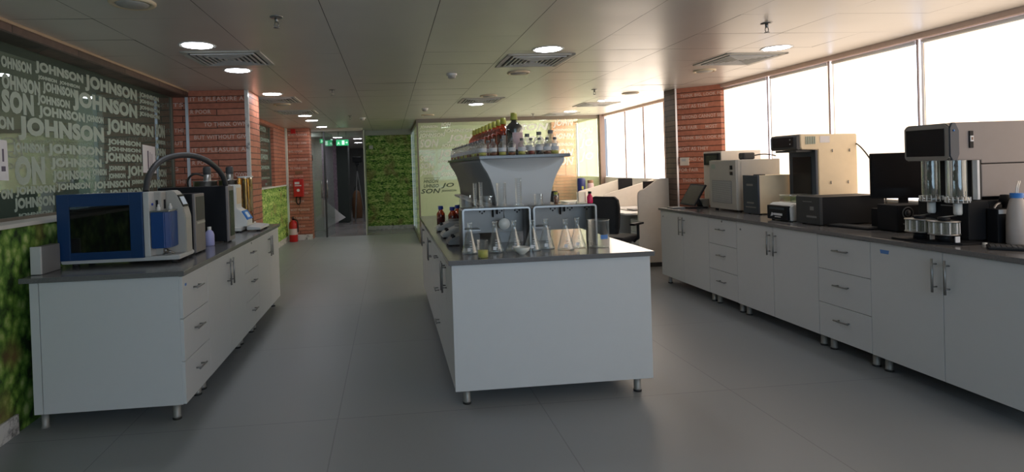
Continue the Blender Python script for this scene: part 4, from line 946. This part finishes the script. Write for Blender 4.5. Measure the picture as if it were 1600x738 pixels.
MB().lathe([(.0, 0), (.050, .0), (.055, .004), (.060, .020), (.062, .021)], (1.235, 3.90, ST), 28, cap=False).build('dish', 'lab_glass', t)
beaker(1.335, 3.93, ST, .032, .080, 'small clear beaker on the right steel stand next to the pink bottle', mark=False)
t = thing('pink_bottle', 'small bottle of bright pink liquid with dark cap on the right stand', 'bottle', (1.395, 3.92, ST))
MB().lathe([(.0, 0), (.018, 0), (.020, .004), (.020, .045), (.010, .062), (.010, .068), (.0, .068)], (1.393, 3.92, ST), 18, cap=False).build('body', 'pink_liquid', t)
MB().lathe([(.012, .067), (.012, .082), (.0, .083)], (1.393, 3.92, ST), 14, cap=False).build('cap', 'black_plastic', t)
# hotplate stirrers along the left edge
def stirrer(y, label, rz):
    t = thing('hotplate_stirrer', label, 'stirrer', (.52, y, T), 'grey hotplate stirrers on the left edge of the island')
    MB().prism([(.395, T+.008), (.63, T+.008), (.63, T+.085), (.52, T+.085), (.405, T+.04)], 'xz', y-.09, y+.09, .008).build('housing', 'mid_grey' if rz else 'light_grey', t)
    MB().lathe([(.0, 0), (.055, 0), (.055, .012), (.0, .012)], (.565, y, T+.0855), 24, cap=False).build('plate', 'steel_brushed', t)
    MB().lathe([(.014, 0), (.012, .02), (0, .021)], (.445, y-.04, T+.05), 14, cap=False).lathe([(.014, 0), (.012, .02), (0, .021)], (.445, y+.04, T+.05), 14, cap=False).build('knob', 'black_plastic', t)
    for a in (.42, .60):
        for b_ in (-.07, .07): MB().cyl((a, y+b_, T), .010, .0085, 8).build('foot', 'dark_rubber', t)
stirrer(4.16, 'dark grey hotplate stirrer nearest the camera at the left edge of the island', 1)
stirrer(4.62, 'light grey hotplate stirrer in the middle of the three at the left edge', 0)
stirrer(5.10, 'light grey hotplate stirrer farthest from the camera at the left edge', 0)
def blue_bottle(x, y, label, r=.042, h=.15):
    t = thing('amber_media_bottle', label, 'bottle', (x, y, T), 'brown bottles with blue caps')
    MB().lathe([(.0, 0), (r, 0), (r, h*.68), (r*.5, h*.88), (r*.45, h)], (x, y, T), 20, cap=False).build('glass_body', 'amber_glass', t)
    MB().lathe([(.0, .003), (r*.93, .003), (r*.93, h*.6), (0, h*.6)], (x, y, T), 16, cap=False).build('liquid', 'red_liquid', t)
    MB().lathe([(r*.62, h*.96), (r*.62, h*1.18), (.0, h*1.19)], (x, y, T), 18, cap=False).build('cap', 'blue_cap', t)
blue_bottle(.50, 5.75, 'brown bottle with blue cap, leftmost of three at the far left of the island')
blue_bottle(.595, 5.55, 'brown bottle with blue cap, middle of three at the far left of the island')
blue_bottle(.675, 5.80, 'brown bottle with blue cap, closest of three to the shelf')

# ================================================================== RIGHT BENCH INSTRUMENTS
t = thing('tablet_display', 'black tilted touch tablet on a stand at the far end of right bench', 'tablet', (3.55, 6.45, T))
u = Vector((0, -1, 0)); v = Vector((.14, -.01, .235)).normalized(); n_ = u.cross(v)
if n_.x > 0: n_ = -n_
P = Vector((3.49, 6.37, 1.055))
sc = slab(P, u, v, .33, .27, -.018, n_).build('casing', 'black_plastic', t)
slab(P+n_*.0005, u, v, .30, .24, .001, n_).build('screen', 'black_gloss', sc)
MB().prism([(3.515, 1.04), (3.535, 1.05), (3.60, T+.012), (3.57, T+.012)], 'xz', 6.33, 6.41, .002).box(3.40, 3.62, 6.27, 6.47, T, T+.012, .003).build('stand', 'black_plastic', t)
o = thing('flat_keypad', 'thin pale keypad lying in front of the tilted tablet', 'keypad', (3.30, 6.40, T)); MB().box(3.23, 3.38, 6.33, 6.47, T, T+.012, .004).build('base', 'mid_grey', o)
m = MB()
for i in range(5):
    for j in range(4): m.box(3.238+i*.028, 3.260+i*.028, 6.34+j*.03, 6.364+j*.03, T+.012, T+.015, .001, 1)
m.build('keys', 'light_grey', o)
t = thing('small_grey_box', 'small grey box between the tablet and the vented analyser', 'box', (3.67, 6.46, T)); MB().box(3.635, 3.71, 6.40, 6.52, T, .995, .006).build('body', 'grey_beige', t); MB().box(3.631, 3.636, 6.42, 6.50, .92, .98).build('front', 'mid_grey', t)
t = thing('thermostat', 'cream wall thermostat on the red brick pillar', 'thermostat', (3.945, 7.41, 1.43))
for nm_, a_, b_, o_, z0_, z1_, mt_ in (('housing', .055, .165, .018, 1.385, 1.49, 'cream_wall'), ('display', .075, .13, .021, 1.44, 1.475, 'light_grey')):
    A_ = Vector((3.85, 7.42, 0)); ax_ = Vector((.7328, -.6804, 0)); nr_ = Vector((-.6804, -.7328, 0))
    q_ = [A_+ax_*a_, A_+ax_*b_, A_+ax_*b_+nr_*o_, A_+ax_*a_+nr_*o_]
    MB().prism([(p.x, p.y) for p in q_], 'xy', z0_, z1_, .001).build(nm_, mt_, t)
# long white analyser behind
t = thing('autosampler', 'long white instrument with a black square screen, behind the vented analyser', 'instrument', (4.0, 6.33, T))
MB().box(3.74, 4.22, 6.18, 6.55, T+.01, 1.545, .008).build('body', 'cream_wall', t)
MB().box(3.715, 3.742, 6.19, 6.50, 1.39, 1.525, .004).build('screen_housing', 'black_plastic', t); MB().box(3.713, 3.716, 6.22, 6.45, 1.41, 1.50).build('screen', 'black_gloss', t)
# vented analyser
t = thing('vented_analyser', 'cream analyser with grey vent grille, left of the blue-fronted box', 'instrument', (3.8, 5.87, T))
MB().box(3.56, 4.03, 5.60, 6.10, T+.018, 1.442, .008).build('body', 'grey_beige', t)
m = MB().box(3.546, 3.562, 5.605, 6.095, T+.022, 1.438, .003); m.build('front_door', 'grey_beige', t)
MB().box(3.543, 3.547, 5.68, 6.04, .985, 1.225).build('vent_panel', 'mid_grey', t)
m = MB()
for k in range(22): m.box(3.540, 3.544, 5.69, 6.03, .992+k*.0105, .996+k*.0105)
m.build('vent_slats', 'light_grey', t)
MB().box(3.540, 3.547, 5.66, 5.70, 1.34, 1.385, .002).box(3.540, 3.547, 5.66, 5.70, 1.285, 1.32, .002).build('switches', 'black_plastic', t)
MB().box(3.542, 3.546, 5.98, 6.05, 1.35, 1.40).build('badge', 'sage', t)
MB().box(3.60, 3.99, 5.597, 5.601, .96, 1.42, .001).build('side_panel', 'grey_beige', t)
for x, y in ((3.6, 5.65), (3.98, 5.65), (3.6, 6.05), (3.98, 6.05)): MB().cyl((x, y, T), .018, .019, 12).build('foot', 'dark_rubber', t)
t = thing('power_brick', 'dark rounded device with a cable on top of the vented analyser', 'device', (3.78, 5.75, 1.443))
MB().box(3.70, 3.83, 5.70, 5.80, 1.4425, 1.515, .02, 3).build('body', 'dark_grey', t)
cb_ = MB().tube([(3.835, 5.75, 1.48), (3.92, 5.72, 1.495), (4.0, 5.69, 1.485), (4.045, 5.68, 1.47)], .006, 8, smooth_path=2).build('power_cable', 'dark_rubber', None, (3.84, 5.75, 1.48)); tag(cb_, 'thin black cable looping off the top of the vented analyser', 'cable')
MB().cyl((3.68, 5.72, 1.4425), .010, .012, 10).build('button', 'black_plastic', t)
# blue fronted computer box
t = thing('computer_tower', 'upright box with dark blue front and beige side, before the vented analyser', 'computer', (3.75, 5.4, T))
MB().box(3.575, 3.93, 5.27, 5.50, T+.010, 1.283, .004).build('body', 'beige_metal', t)
MB().box(3.553, 3.576, 5.268, 5.502, T+.006, 1.285, .004).build('front_panel', 'navy_panel', t)
MB().box(3.5515, 3.5535, 5.34, 5.44, 1.18, 1.20).box(3.5515, 3.5535, 5.30, 5.46, .965, .975).box(3.5515, 3.5535, 5.33, 5.44, 1.005, 1.02).build('badge', 'mid_grey', t)
MB().box(3.60, 3.68, 5.33, 5.40, 1.283, 1.292, .003).build('top_button', 'black_plastic', t)
for x, y in ((3.6, 5.3), (3.9, 5.3), (3.6, 5.47), (3.9, 5.47)): MB().cyl((x, y, T), .012, .011, 10).build('foot', 'dark_rubber', t)
# small white analyser with dark front
t = thing('desktop_analyser', 'small white desktop analyser with dark front, beside the long black box', 'instrument', (3.5, 4.72, T))
MB().prism([(3.38, T+.006), (3.68, T+.006), (3.68, 1.055), (3.40, 1.055), (3.375, 1.03)], 'xz', 4.57, 4.86, .010).build('body', 'white_plastic', t)
MB().box(3.352, 3.385, 4.585, 4.845, T+.012, 1.035, .008).build('front', 'black_plastic', t)
MB().box(3.350, 3.353, 4.62, 4.81, 1.0, 1.02).build('front_strip', 'navy_panel', t)
MB().prism([(4.795, .938), (4.78, .972), (4.755, .965), (4.765, .945)], 'yz', 3.3495, 3.3515).box(3.3495, 3.3515, 4.645, 4.752, .950, .969, .004).box(3.3495, 3.3515, 4.665, 4.74, .934, .940).build('logo', 'label_paper', t)
for x, y in ((3.40, 4.60), (3.65, 4.60), (3.40, 4.83), (3.65, 4.83)): MB().cyl((x, y, T), .012, .008, 10).build('foot', 'dark_rubber', t)
tr = thing('clear_tray', 'clear plastic box lying on the small white analyser', 'tray', (3.6, 4.75, 1.06)); MB().box(3.47, 3.67, 4.62, 4.84, 1.0555, 1.115, .006).build('tray', 'acrylic', tr); MB().box(3.465, 3.675, 4.615, 4.845, 1.115, 1.122, .002).build('lid', 'acrylic', tr)
# spectrometer with overhanging head
t = thing('spectrometer', 'tall beige spectrometer with overhanging dark head and dark glass door', 'instrument', (4.0, 5.05, T))
prof = [(3.885, T+.01), (4.27, T+.01), (4.27, 1.648), (3.715, 1.658), (3.715, 1.535), (3.73, 1.52), (3.885, 1.513)]
MB().prism(prof, 'xz', 4.88, 5.24, .006).build('body', 'beige_metal', t)
MB().box(3.862, 3.886, 4.885, 5.235, T+.01, 1.512, .004).build('chamber_front', 'navy_panel', t)
MB().box(3.858, 3.8625, 4.94, 5.18, 1.10, 1.45, .001).build('door_window', 'black_gloss', t)
MB().prism([(3.675, 1.53), (3.69, 1.515), (3.716, 1.52), (3.716, 1.655), (3.69, 1.652), (3.675, 1.635)], 'xz', 4.882, 5.238, .005).build('head', 'dark_grey', t)
MB().box(3.671, 3.6755, 4.92, 5.20, 1.545, 1.635, .001).build('head_panel', 'black_gloss', t)
MB().lathe([(.008, 0), (.008, -.003), (0, -.003)], (3.671, 4.955, 1.61), 10, 'x').lathe([(.006, 0), (.006, -.003), (0, -.003)], (3.671, 4.955, 1.57), 10, 'x').build('button', 'steel', t)
MB().box(3.70, 3.86, 4.92, 5.20, 1.495, 1.515, .003).build('under_tray', 'dark_grey', t)
m = MB()
for k in range(6): m.box(3.765+k*.017, 3.773+k*.017, 4.8745, 4.879, 1.565, 1.635)
m.build('vent_slots', 'sage', t)
MB().box(3.905, 4.0, 4.8775, 4.8795, 1.575, 1.635).build('sticker', 'paper', t)
m = MB()
for x, z in ((4.02, 1.50), (4.19, 1.50), (4.00, 1.21), (4.17, 1.21)): m.tube([(x, 4.873, z-.014), (x, 4.873, z+.014)], .004, 6)
m.build('latches', 'mid_grey', t)
MB().tube([(4.266, 4.92, 1.57), (4.262, 4.86, 1.55), (4.24, 4.75, 1.47), (4.225, 4.65, 1.36), (4.235, 4.58, 1.24), (4.19, 4.50, 1.08), (4.15, 4.45, .98), (4.13, 4.42, T+.012)], .006, 8, smooth_path=2).build('power_cable', 'dark_rubber', t)
for x, y in ((3.90, 4.93), (4.18, 4.93), (3.90, 5.2), (4.18, 5.2)): MB().cyl((x, y, T), .015, .0105, 10).build('foot', 'dark_rubber', t)
# long black UPS
t = thing('power_supply', 'long low black power supply box in front of the tall spectrometer', 'power supply', (3.68, 4.4, T))
MB().box(3.40, 3.935, 4.24, 4.50, T+.008, 1.128, .004).build('body', 'black_plastic', t); MB().box(3.373, 3.402, 4.238, 4.502, T+.006, 1.130, .006).build('front_bezel', 'dark_grey', t)
MB().box(3.371, 3.374, 4.30, 4.34, 1.02, 1.05).box(3.371, 3.374, 4.27, 4.38, .96, .975).box(3.371, 3.374, 4.32, 4.42, 1.085, 1.09).build('front_lights', 'mid_grey', t)
for x, y in ((3.42, 4.27), (3.9, 4.27), (3.42, 4.47), (3.9, 4.47)): MB().cyl((x, y, T), .014, .009, 10).build('foot', 'dark_rubber', t)
# keyboards
def keyboard(c, L, Wd, ang, label):
    t = thing('keyboard', label, 'keyboard', (c[0], c[1], T)); MB_ = MB().box(-L/2, L/2, -Wd/2, Wd/2, 0, .014, .004); o = MB_.build('base', 'black_plastic', None); o.parent = t
    k = MB(); n1 = 15
    for j in range(5):
        for i in range(n1): k.box(-L/2+.012+i*(L-.024)/n1, -L/2+.012+(i+.86)*(L-.024)/n1, -Wd/2+.012+j*(Wd-.024)/5, -Wd/2+.012+(j+.84)*(Wd-.024)/5, .014, .019)
    k = k.build('keys', 'dark_grey', None); k.parent = t; t.rotation_euler = (0, 0, ang)
keyboard((3.50, 4.05), .34, .135, math.radians(-80), 'black computer keyboard on the right bench in front of the monitor')
keyboard((3.50, 2.83), .36, .16, math.radians(-45), 'black keyboard at the right edge beside the white plastic bottle')
t = thing('small_black_box', 'low black box behind the keyboard, left of the fan unit', 'box', (3.67, 3.95, T)); MB().box(3.60, 3.74, 3.90, 4.00, T, 1.05, .005).build('body', 'black_plastic', t); MB().lathe([(.02, 0), (.02, -.003), (0, -.003)], (3.67, 3.8995, .95), 14, 'y').build('badge', 'dark_grey', t)
t = thing('fan_unit', 'black cube unit with round fan grille left of the titration instrument', 'device', (3.6, 3.82, T))
MB().box(3.53, 3.76, 3.70, 3.87, T+.006, 1.092, .006).build('body', 'black_plastic', t)
m = MB().lathe([(.036, 0), (.040, -.004), (.044, 0)], (3.61, 3.699, 1.035), 20, 'y', cap=False).lathe([(.018, 0), (.020, -.004), (.024, 0)], (3.61, 3.699, 1.035), 16, 'y', cap=False); m.build('fan_grille', 'mid_grey', t)
MB().box(3.57, 3.64, 3.697, 3.6995, .955, .965).build('badge', 'mid_grey', t)
MB().lathe([(.02, 0), (.02, -.004), (0, -.004)], (3.61, 3.6995, 1.035), 12, 'y', cap=False).build('fan_hub', 'dark_grey', t)
for x, y in ((3.55, 3.73), (3.73, 3.73), (3.55, 3.85), (3.73, 3.85)): MB().cyl((x, y, T), .012, .007, 10).build('foot', 'dark_rubber', t)
t = thing('computer_monitor', 'wide black computer monitor standing before the window blinds', 'monitor', (3.975, 4.10, T))
for nm_, mb_, mt_ in (('casing', MB().prism([(-.22, .205), (.22, .205), (.22, .56), (-.22, .56)], 'xz', -.015, .015, .004), 'black_plastic'), ('screen', MB().box(-.208, .208, -.018, -.015, .218, .55), 'black_gloss'),
                      ('neck', MB().box(-.03, .03, .015, .04, .012, .34, .004), 'black_plastic'), ('foot', MB().box(-.11, .11, -.07, .10, 0, .012, .004), 'black_plastic')):
    o = mb_.build(nm_, mt_, None); o.parent = t
t.rotation_euler = (0, 0, math.radians(-27))

# titration / viscosity instrument
t = thing('twin_tube_analyser', 'large dark instrument with screen head over two glass tubes at the right bench end', 'instrument', (3.5, 3.3, T))
MB().prism([(3.24, 3.20), (3.34, 3.07), (3.52, 3.07), (3.52, 3.45), (3.24, 3.45)], 'xy', T, T+.012, .003).build('base_plate', 'black_plastic', t)
MB().box(3.56, 3.628, 3.205, 3.50, 1.14, 1.40, .004).build('back_column', 'black_plastic', t)
MB().box(3.49, 3.63, 3.165, 3.50, T+.012, 1.152, .006).build('lower_body', 'black_plastic', t)
MB().box(3.63, 3.82, 3.165, 3.235, T+.002, 1.150, .006).build('side_body', 'black_plastic', t)
MB().prism([(3.425, 1.402), (3.63, 1.400), (3.63, 1.634), (3.45, 1.634), (3.425, 1.615)], 'xz', 3.195, 3.50, .006).build('head', 'taupe', t)
f_ = MB().prism([(3.19, 1.415), (3.21, 1.402), (3.49, 1.402), (3.505, 1.42), (3.505, 1.61), (3.48, 1.632), (3.22, 1.632), (3.19, 1.605)], 'yz', 3.402, 3.428, .006).build('screen_frame', 'steel_brushed', t)
MB().prism([(3.225, 1.43), (3.485, 1.43), (3.485, 1.60), (3.225, 1.60)], 'yz', 3.399, 3.403).build('screen', 'black_gloss', f_)
MB().prism([(3.403, 1.43), (3.42, 1.402), (3.45, 1.402), (3.465, 1.44), (3.465, 1.585), (3.44, 1.634), (3.42, 1.634), (3.403, 1.60)], 'xz', 3.188, 3.20, .002).build('corner_band', 'navy_panel', t)
MB().lathe([(.006, 0), (.006, -.003), (0, -.003)], (3.428, 3.188, 1.585), 10, 'y').build('power_button', 'blue_trim', t)
MB().box(3.535, 3.562, 3.188, 3.1955, 1.475, 1.58, .003).build('label_plate', 'black_plastic', t)
MB().box(3.538, 3.559, 3.185, 3.188, 1.515, 1.55).build('logo_tile', 'label_paper', t)
MB().box(3.544, 3.553, 3.183, 3.185, 1.524, 1.541).build('logo_mark', 'wood_brown', t)
for k, (x, y, cx, cy) in enumerate(((3.47, 3.385, 3.335, 3.335), (3.47, 3.212, 3.335, 3.175))):
    g_ = MB().lathe([(.048, 1.178), (.048, 1.402)], (x, y, 0), 28, cap=False).build('glass_tube', 'acrylic', t)
    MB().tube([(x-.006, y, 1.19), (x-.006, y, 1.40)], .006, 8).lathe([(.0, 1.27), (.012, 1.275), (.015, 1.29), (.011, 1.305), (.016, 1.32), (.012, 1.34), (.0, 1.345)], (x-.006, y, 0), 14, cap=False).lathe([(.0, 1.36), (.013, 1.365), (.0, 1.39)], (x-.006, y, 0), 12, cap=False).build('capillary', 'dark_grey', g_)
    MB().box(3.535, 3.552, y-.065, y-.035, 1.16, 1.40, .002).build('light_bar', 'label_paper', t)
    rg = MB().lathe([(.045, 1.140), (.058, 1.142), (.062, 1.150), (.060, 1.178), (.048, 1.180)], (x, y, 0), 28, cap=False).build('clamp_ring', 'acrylic', t)
    m = MB()
    for q in range(16):
        a = 2*PI*q/16; m.box(x+.060*math.cos(a)-.002, x+.060*math.cos(a)+.002, y+.060*math.sin(a)-.002, y+.060*math.sin(a)+.002, 1.143, 1.177)
    m.build('ribs', 'label_paper', rg)
    MB().lathe([(.0, 1.139), (.056, 1.139), (.056, 1.144), (.0, 1.144)], (x, y, 0), 24, cap=False).build('ring_base', 'steel', t)
    MB().lathe([(.0, 1.065), (.018, 1.065), (.022, 1.075), (.022, 1.139), (.0, 1.139)], (x, y, 0), 20, cap=False).build('nozzle', 'white_plastic', t)
    r1 = .078
    tb = MB().lathe([(.0, 1.032), (r1, 1.032), (r1, 1.039), (.0, 1.039)], (cx, cy, 0), 32, cap=False).lathe([(.0, .955), (r1, .955), (r1, .962), (.0, .962)], (cx, cy, 0), 32, cap=False).build('carousel', 'steel', t)
    m = MB()
    for q in range(11):
        a = 2*PI*q/11; m.lathe([(.015, .963), (.015, 1.031)], (cx+.060*math.cos(a), cy+.060*math.sin(a), 0), 10, cap=False)
    m.build('vials', 'acrylic', tb)
    m = MB()
    for q in range(11):
        a = 2*PI*(q+.5)/11; m.box(cx+.070*math.cos(a)-.003, cx+.070*math.cos(a)+.003, cy+.070*math.sin(a)-.003, cy+.070*math.sin(a)+.003, .963, 1.031)
    m.build('posts', 'label_paper', tb)
    MB().cyl((cx, cy, T+.012), .035, .044, 18).cyl((cx, cy, .962), .022, .07, 12).cyl((cx, cy, 1.039), .030, .02, 14).build('hub', 'black_plastic', tb)
    MB().box(cx-.005, cx+.025, cy-.075, cy-.070, T+.014, T+.05).build('tag', 'label_paper', tb)
MB().tube([(3.38, 3.40, 1.04), (3.42, 3.41, 1.05), (3.46, 3.385, 1.06)], .004, 6).tube([(3.38, 3.25, 1.05), (3.42, 3.24, 1.055), (3.465, 3.215, 1.062)], .004, 6).build('arms', 'steel_brushed', t)
MB().box(3.4885, 3.4905, 3.26, 3.34, 1.115, 1.122).build('faint_mark', 'mid_grey', t)
# grey cabinet instrument behind at right
t = thing('grey_cabinet_instrument', 'large taupe cabinet instrument filling the right edge above the black box', 'instrument', (3.9, 3.4, T))
MB().box(3.64, 4.20, 3.215, 3.52, 1.378, 1.636, .006).build('upper_housing', 'taupe', t)
MB().box(3.64, 4.20, 3.215, 3.52, 1.17, 1.372, .006).build('lower_housing', 'taupe', t)
MB().box(3.86, 4.19, 3.24, 3.50, T+.0, 1.17, .004).build('pedestal', 'black_plastic', t)
MB().box(3.66, 4.18, 3.23, 3.51, 1.372, 1.378).build('seam', 'black_plastic', t)
t = thing('black_reagent_box', 'black box with white label and round knob, left of the milky bottle', 'device', (3.72, 3.1, T))
MB().box(3.60, 3.74, 3.09, 3.155, T, 1.105, .006).build('body', 'black_plastic', t)
MB().box(3.605, 3.66, 3.087, 3.09, 1.075, 1.10).build('label', 'label_paper', t)
MB().lathe([(.016, 0), (.016, .02), (.030, .03), (.030, .055), (.024, .08), (.0, .082)], (3.70, 3.13, 1.105), 16, cap=False).build('knob', 'black_plastic', t)
MB().tube([(3.62, 3.13, 1.105), (3.65, 3.135, 1.135), (3.76, 3.135, 1.15), (3.79, 3.13, 1.105)], .007, 8, smooth_path=2).build('pipe', 'steel', t)
t = thing('plastic_bottle', 'tall milky plastic bottle with blue cap and tubes at the right edge', 'bottle', (3.655, 3.03, T))
MB().lathe([(.0, 0), (.046, 0), (.050, .006), (.049, .12), (.044, .20), (.033, .255), (.027, .27), (.027, .28)], (3.655, 3.03, T), 28, cap=False).build('body', 'milky_plastic', t)
MB().lathe([(.030, .272), (.030, .300), (.0, .301)], (3.655, 3.03, T), 20, cap=False).build('cap', 'blue_trim', t)
for dx in (0, .012): MB().tube([(3.65+dx, 3.03, T+.30), (3.655+dx, 3.03, T+.335), (3.69+dx, 3.05, T+.36), (3.74+dx, 3.09, T+.365)], .0035, 6, smooth_path=2).build('tube', 'white_plastic', t)
t = thing('black_side_box', 'black box partly cut by the right edge behind the bottle', 'box', (3.83, 3.0, T)); MB().box(3.755, 3.95, 2.97, 3.09, T, 1.07, .005).build('body', 'black_plastic', t); MB().box(3.80, 3.90, 2.967, 2.970, .98, 1.0).build('slot', 'dark_grey', t)
o = thing('loose_stopper', 'tiny white stopper lying on the right bench before the black box', 'cap', (3.475, 3.06, T)); MB().lathe([(.0, 0), (.012, 0), (.012, .012), (.0, .014)], (3.475, 3.06, T), 14, cap=False).build('cap', 'white_plastic', o); MB().lathe([(.014, 0), (.014, .003), (.012, .003)], (3.475, 3.06, T), 14, cap=False).build('rim', 'light_grey', o)

# ================================================================== DESK AREA
def screen(y, xl, zl, zr, label, curved=False, xr=4.27):
    t = thing('desk_partition', label, 'partition', ((xl+xr)/2, y, 0), 'cream desk partitions')
    if curved:
        pts = [(xl, .06), (xr, .06), (xr, zr), (xr-.12, zr)]+[(xl+.10+(xr-xl-.24)*(1-k/8), zl+(zr-zl)*(1-k/8)**1.0) for k in range(1, 9)]+[(xl+.04, zl-.02), (xl+.01, zl-.05), (xl, zl-.10)]
    else: pts = [(xl, .06), (xr, .06), (xr, zr), (xl+.02, zl), (xl, zl-.02)]
    MB().prism(pts, 'xz', y-.018, y+.018, .004).build('panel', 'cream_wall', t)
    MB().box(xl+.03, xr-.02, y-.015, y+.015, 0, .06).build('plinth', 'dark_grey', t)
screen(7.62, 3.385, 1.08, 1.215, 'nearest cream desk partition with rounded top corner, beside the brick pillar', True, 3.83)
screen(9.0, 3.43, .945, 1.16, 'second cream desk partition with sloping top behind the near desk')
screen(10.35, 3.46, .945, 1.14, 'farthest cream desk partition with sloping top, by the dark blue canister')
def desk(ya, yb, label, xl=3.24):
    t = thing('office_desk', label, 'desk', (3.7, (ya+yb)/2, 0), 'white desks by the windows')
    MB().box(xl, 4.265, ya, yb, .715, .74, .003).build('desktop', 'white_plastic', t)
    MB().box(xl+.25, 4.25, yb-.06, yb-.04, .10, .71).build('side_panel', 'cabinet_white', t)
    b = MB().box(3.55, 4.0, ya+.05, ya+.50, .08, .62, .003).build('pedestal', 'cabinet_white', t)
    for k in range(3):
        d = MB().box(3.532, 3.55, ya+.055, ya+.495, .085+k*.178, .258+k*.178, .002, 1).build('drawer', 'cabinet_white', b)
desk(7.72, 8.97, 'near white desk beside the brick pillar with papers and a cup')
desk(9.04, 10.31, 'far white desk between the two sloping partitions')
desk(10.39, 11.05, 'small white desk end by the glazed room', 3.3)
def monitor(x, y, wdt, z0, label, ang):
    t = thing('computer_monitor', label, 'monitor', (x, y, .7405)); h = .20
    for nm2, mb, mt in (('casing', MB().box(-wdt/2, wdt/2, -.012, .012, z0, z0+h, .004), 'black_plastic'), ('screen', MB().box(-wdt/2+.01, wdt/2-.01, -.014, -.012, z0+.01, z0+h-.01), 'black_gloss'), ('neck', MB().box(-.02, .02, .012, .03, .006, z0+.08), 'black_plastic'), ('foot', MB().box(-.10, .10, -.06, .08, 0, .008, .002), 'black_plastic')):
        o = mb.build(nm2, mt, None); o.parent = t
    t.rotation_euler = (0, 0, ang)
monitor(3.98, 8.35, .34, .215, 'dark monitor showing above the nearest partition beside the brick pillar', -.25)
monitor(4.05, 9.6, .24, .235, 'small dark monitor showing above the second partition', -.15)
t = thing('cup', 'small teal and white cup on the near white desk', 'cup', (3.30, 8.3, .7405))
MB().lathe([(.0, 0), (.038, 0), (.042, .12), (.039, .12), (.035, .006), (.0, .006)], (3.33, 8.3, .7405), 20, cap=False).build('body', 'sage', t); MB().lathe([(.0415, .06), (.0428, .10)], (3.33, 8.3, .7405), 20, cap=False).build('band', 'film_bright', t)
o = thing('desk_papers', 'stack of dark papers lying on the near white desk', 'papers', (3.6, 8.3, .7405))
m = MB(); m.box(3.45, 3.68, 8.12, 8.42, .7405, .752); m.build('sheets', 'grey_beige', o); MB().prism([(3.50, 8.02), (3.74, 8.06), (3.72, 8.26), (3.48, 8.22)], 'xy', .752, .765).build('folder', 'mid_grey', o)
t = thing('blue_canister', 'dark blue canister with yellow emblem at the far desks', 'canister', (3.66, 10.75, .7405))
MB().lathe([(.0, 0), (.075, 0), (.078, .01), (.078, .40), (.07, .43), (.0, .44)], (3.66, 10.75, .7405), 22, cap=False).build('body', 'navy_tin', t); MB().box(3.64, 3.68, 10.669, 10.672, .96, 1.02).build('emblem', 'yellow_cap', t); MB().box(3.625, 3.695, 10.668, 10.672, .86, .90).build('label', 'label_paper', t)
t = thing('brown_jar', 'reddish brown jar right beside the dark blue canister', 'jar', (3.84, 10.75, .7405)); MB().lathe([(.0, 0), (.065, 0), (.065, .30), (.05, .34), (.0, .35)], (3.84, 10.75, .7405), 20, cap=False).build('body', 'label_pink', t); MB().lathe([(.055, .335), (.055, .39), (.0, .39)], (3.84, 10.75, .7405), 18, cap=False).build('lid', 'wood_brown', t)

def office_chair(x, y, rz, label):
    t = thing('office_chair', label, 'chair', (x, y, 0), 'black office chairs')
    def pt(name, mb, mat): o = mb.build(name, mat, None); o.parent = t; return o
    pt('seat', MB().box(-.25, .25, -.24, .25, .44, .52, .035, 3), 'fabric_black')
    bp = [(-.24, .56), (-.30, .66), (-.315, .78), (-.30, .90), (-.27, .99), (-.23, 1.03)]
    # curved backrest: grid bulging sideways
    m = MB(); b = m.bm; rows = []
    for (yy, zz), wv in zip(bp, (.17, .22, .235, .23, .20, .13)):
        rows.append([b.verts.new((wv*q/4, yy+.035*(q/4)**2+.0, zz)) for q in range(-4, 5)])
    rows2 = [[b.verts.new((v.co.x, v.co.y-.045, v.co.z)) for v in r] for r in rows]
    for R_, flip in ((rows, 0), (rows2, 1)):
        for i in range(5):
            for j in range(8):
                f = (R_[i][j], R_[i][j+1], R_[i+1][j+1], R_[i+1][j]); b.faces.new(f if flip else f[::-1]).smooth = True
    for i in range(5):
        b.faces.new((rows[i][0], rows[i+1][0], rows2[i+1][0], rows2[i][0])); b.faces.new((rows[i][8], rows2[i][8], rows2[i+1][8], rows[i+1][8]))
    for j in range(8):
        b.faces.new((rows[0][j], rows2[0][j], rows2[0][j+1], rows[0][j+1])); b.faces.new((rows[5][j], rows[5][j+1], rows2[5][j+1], rows2[5][j]))
    pt('backrest', m, 'fabric_black')
    pt('back_bar', MB().tube([(0, -.10, .42), (0, -.28, .44), (0, -.34, .60), (0, -.345, .72)], .022, 8, smooth_path=1), 'black_plastic')
    for s in (-1, 1): pt('armrest', MB().tube([(s*.25, .05, .44), (s*.31, .05, .50), (s*.31, .05, .66)], .018, 8).box(s*.31-.035, s*.31+.035, -.12, .16, .66, .69, .012), 'black_plastic')
    pt('gas_lift', MB().cyl((0, 0, .12), .028, .32, 14), 'dark_grey')
    for k in range(5):
        a = 2*PI*k/5; c_, s_ = math.cos(a), math.sin(a)
        l = pt('leg', MB().tube([(0, 0, .13), (.29*c_, .29*s_, .085)], .018, 8), 'black_plastic')
        q = MB().lathe([(.028, -.012), (.03, 0), (.028, .012)], (.29*c_, .29*s_, .032), 14, 'x').tube([(.29*c_, .29*s_, .085), (.29*c_, .29*s_, .04)], .008, 6).build('caster', 'dark_rubber', None); q.parent = l
    t.rotation_euler = (0, 0, rz); return t
office_chair(2.86, 7.2, math.radians(-48), 'nearest black office chair, behind the big beaker at the white desk')
office_chair(2.75, 9.15, math.radians(-60), 'second black office chair, seen through the glassware farther back')
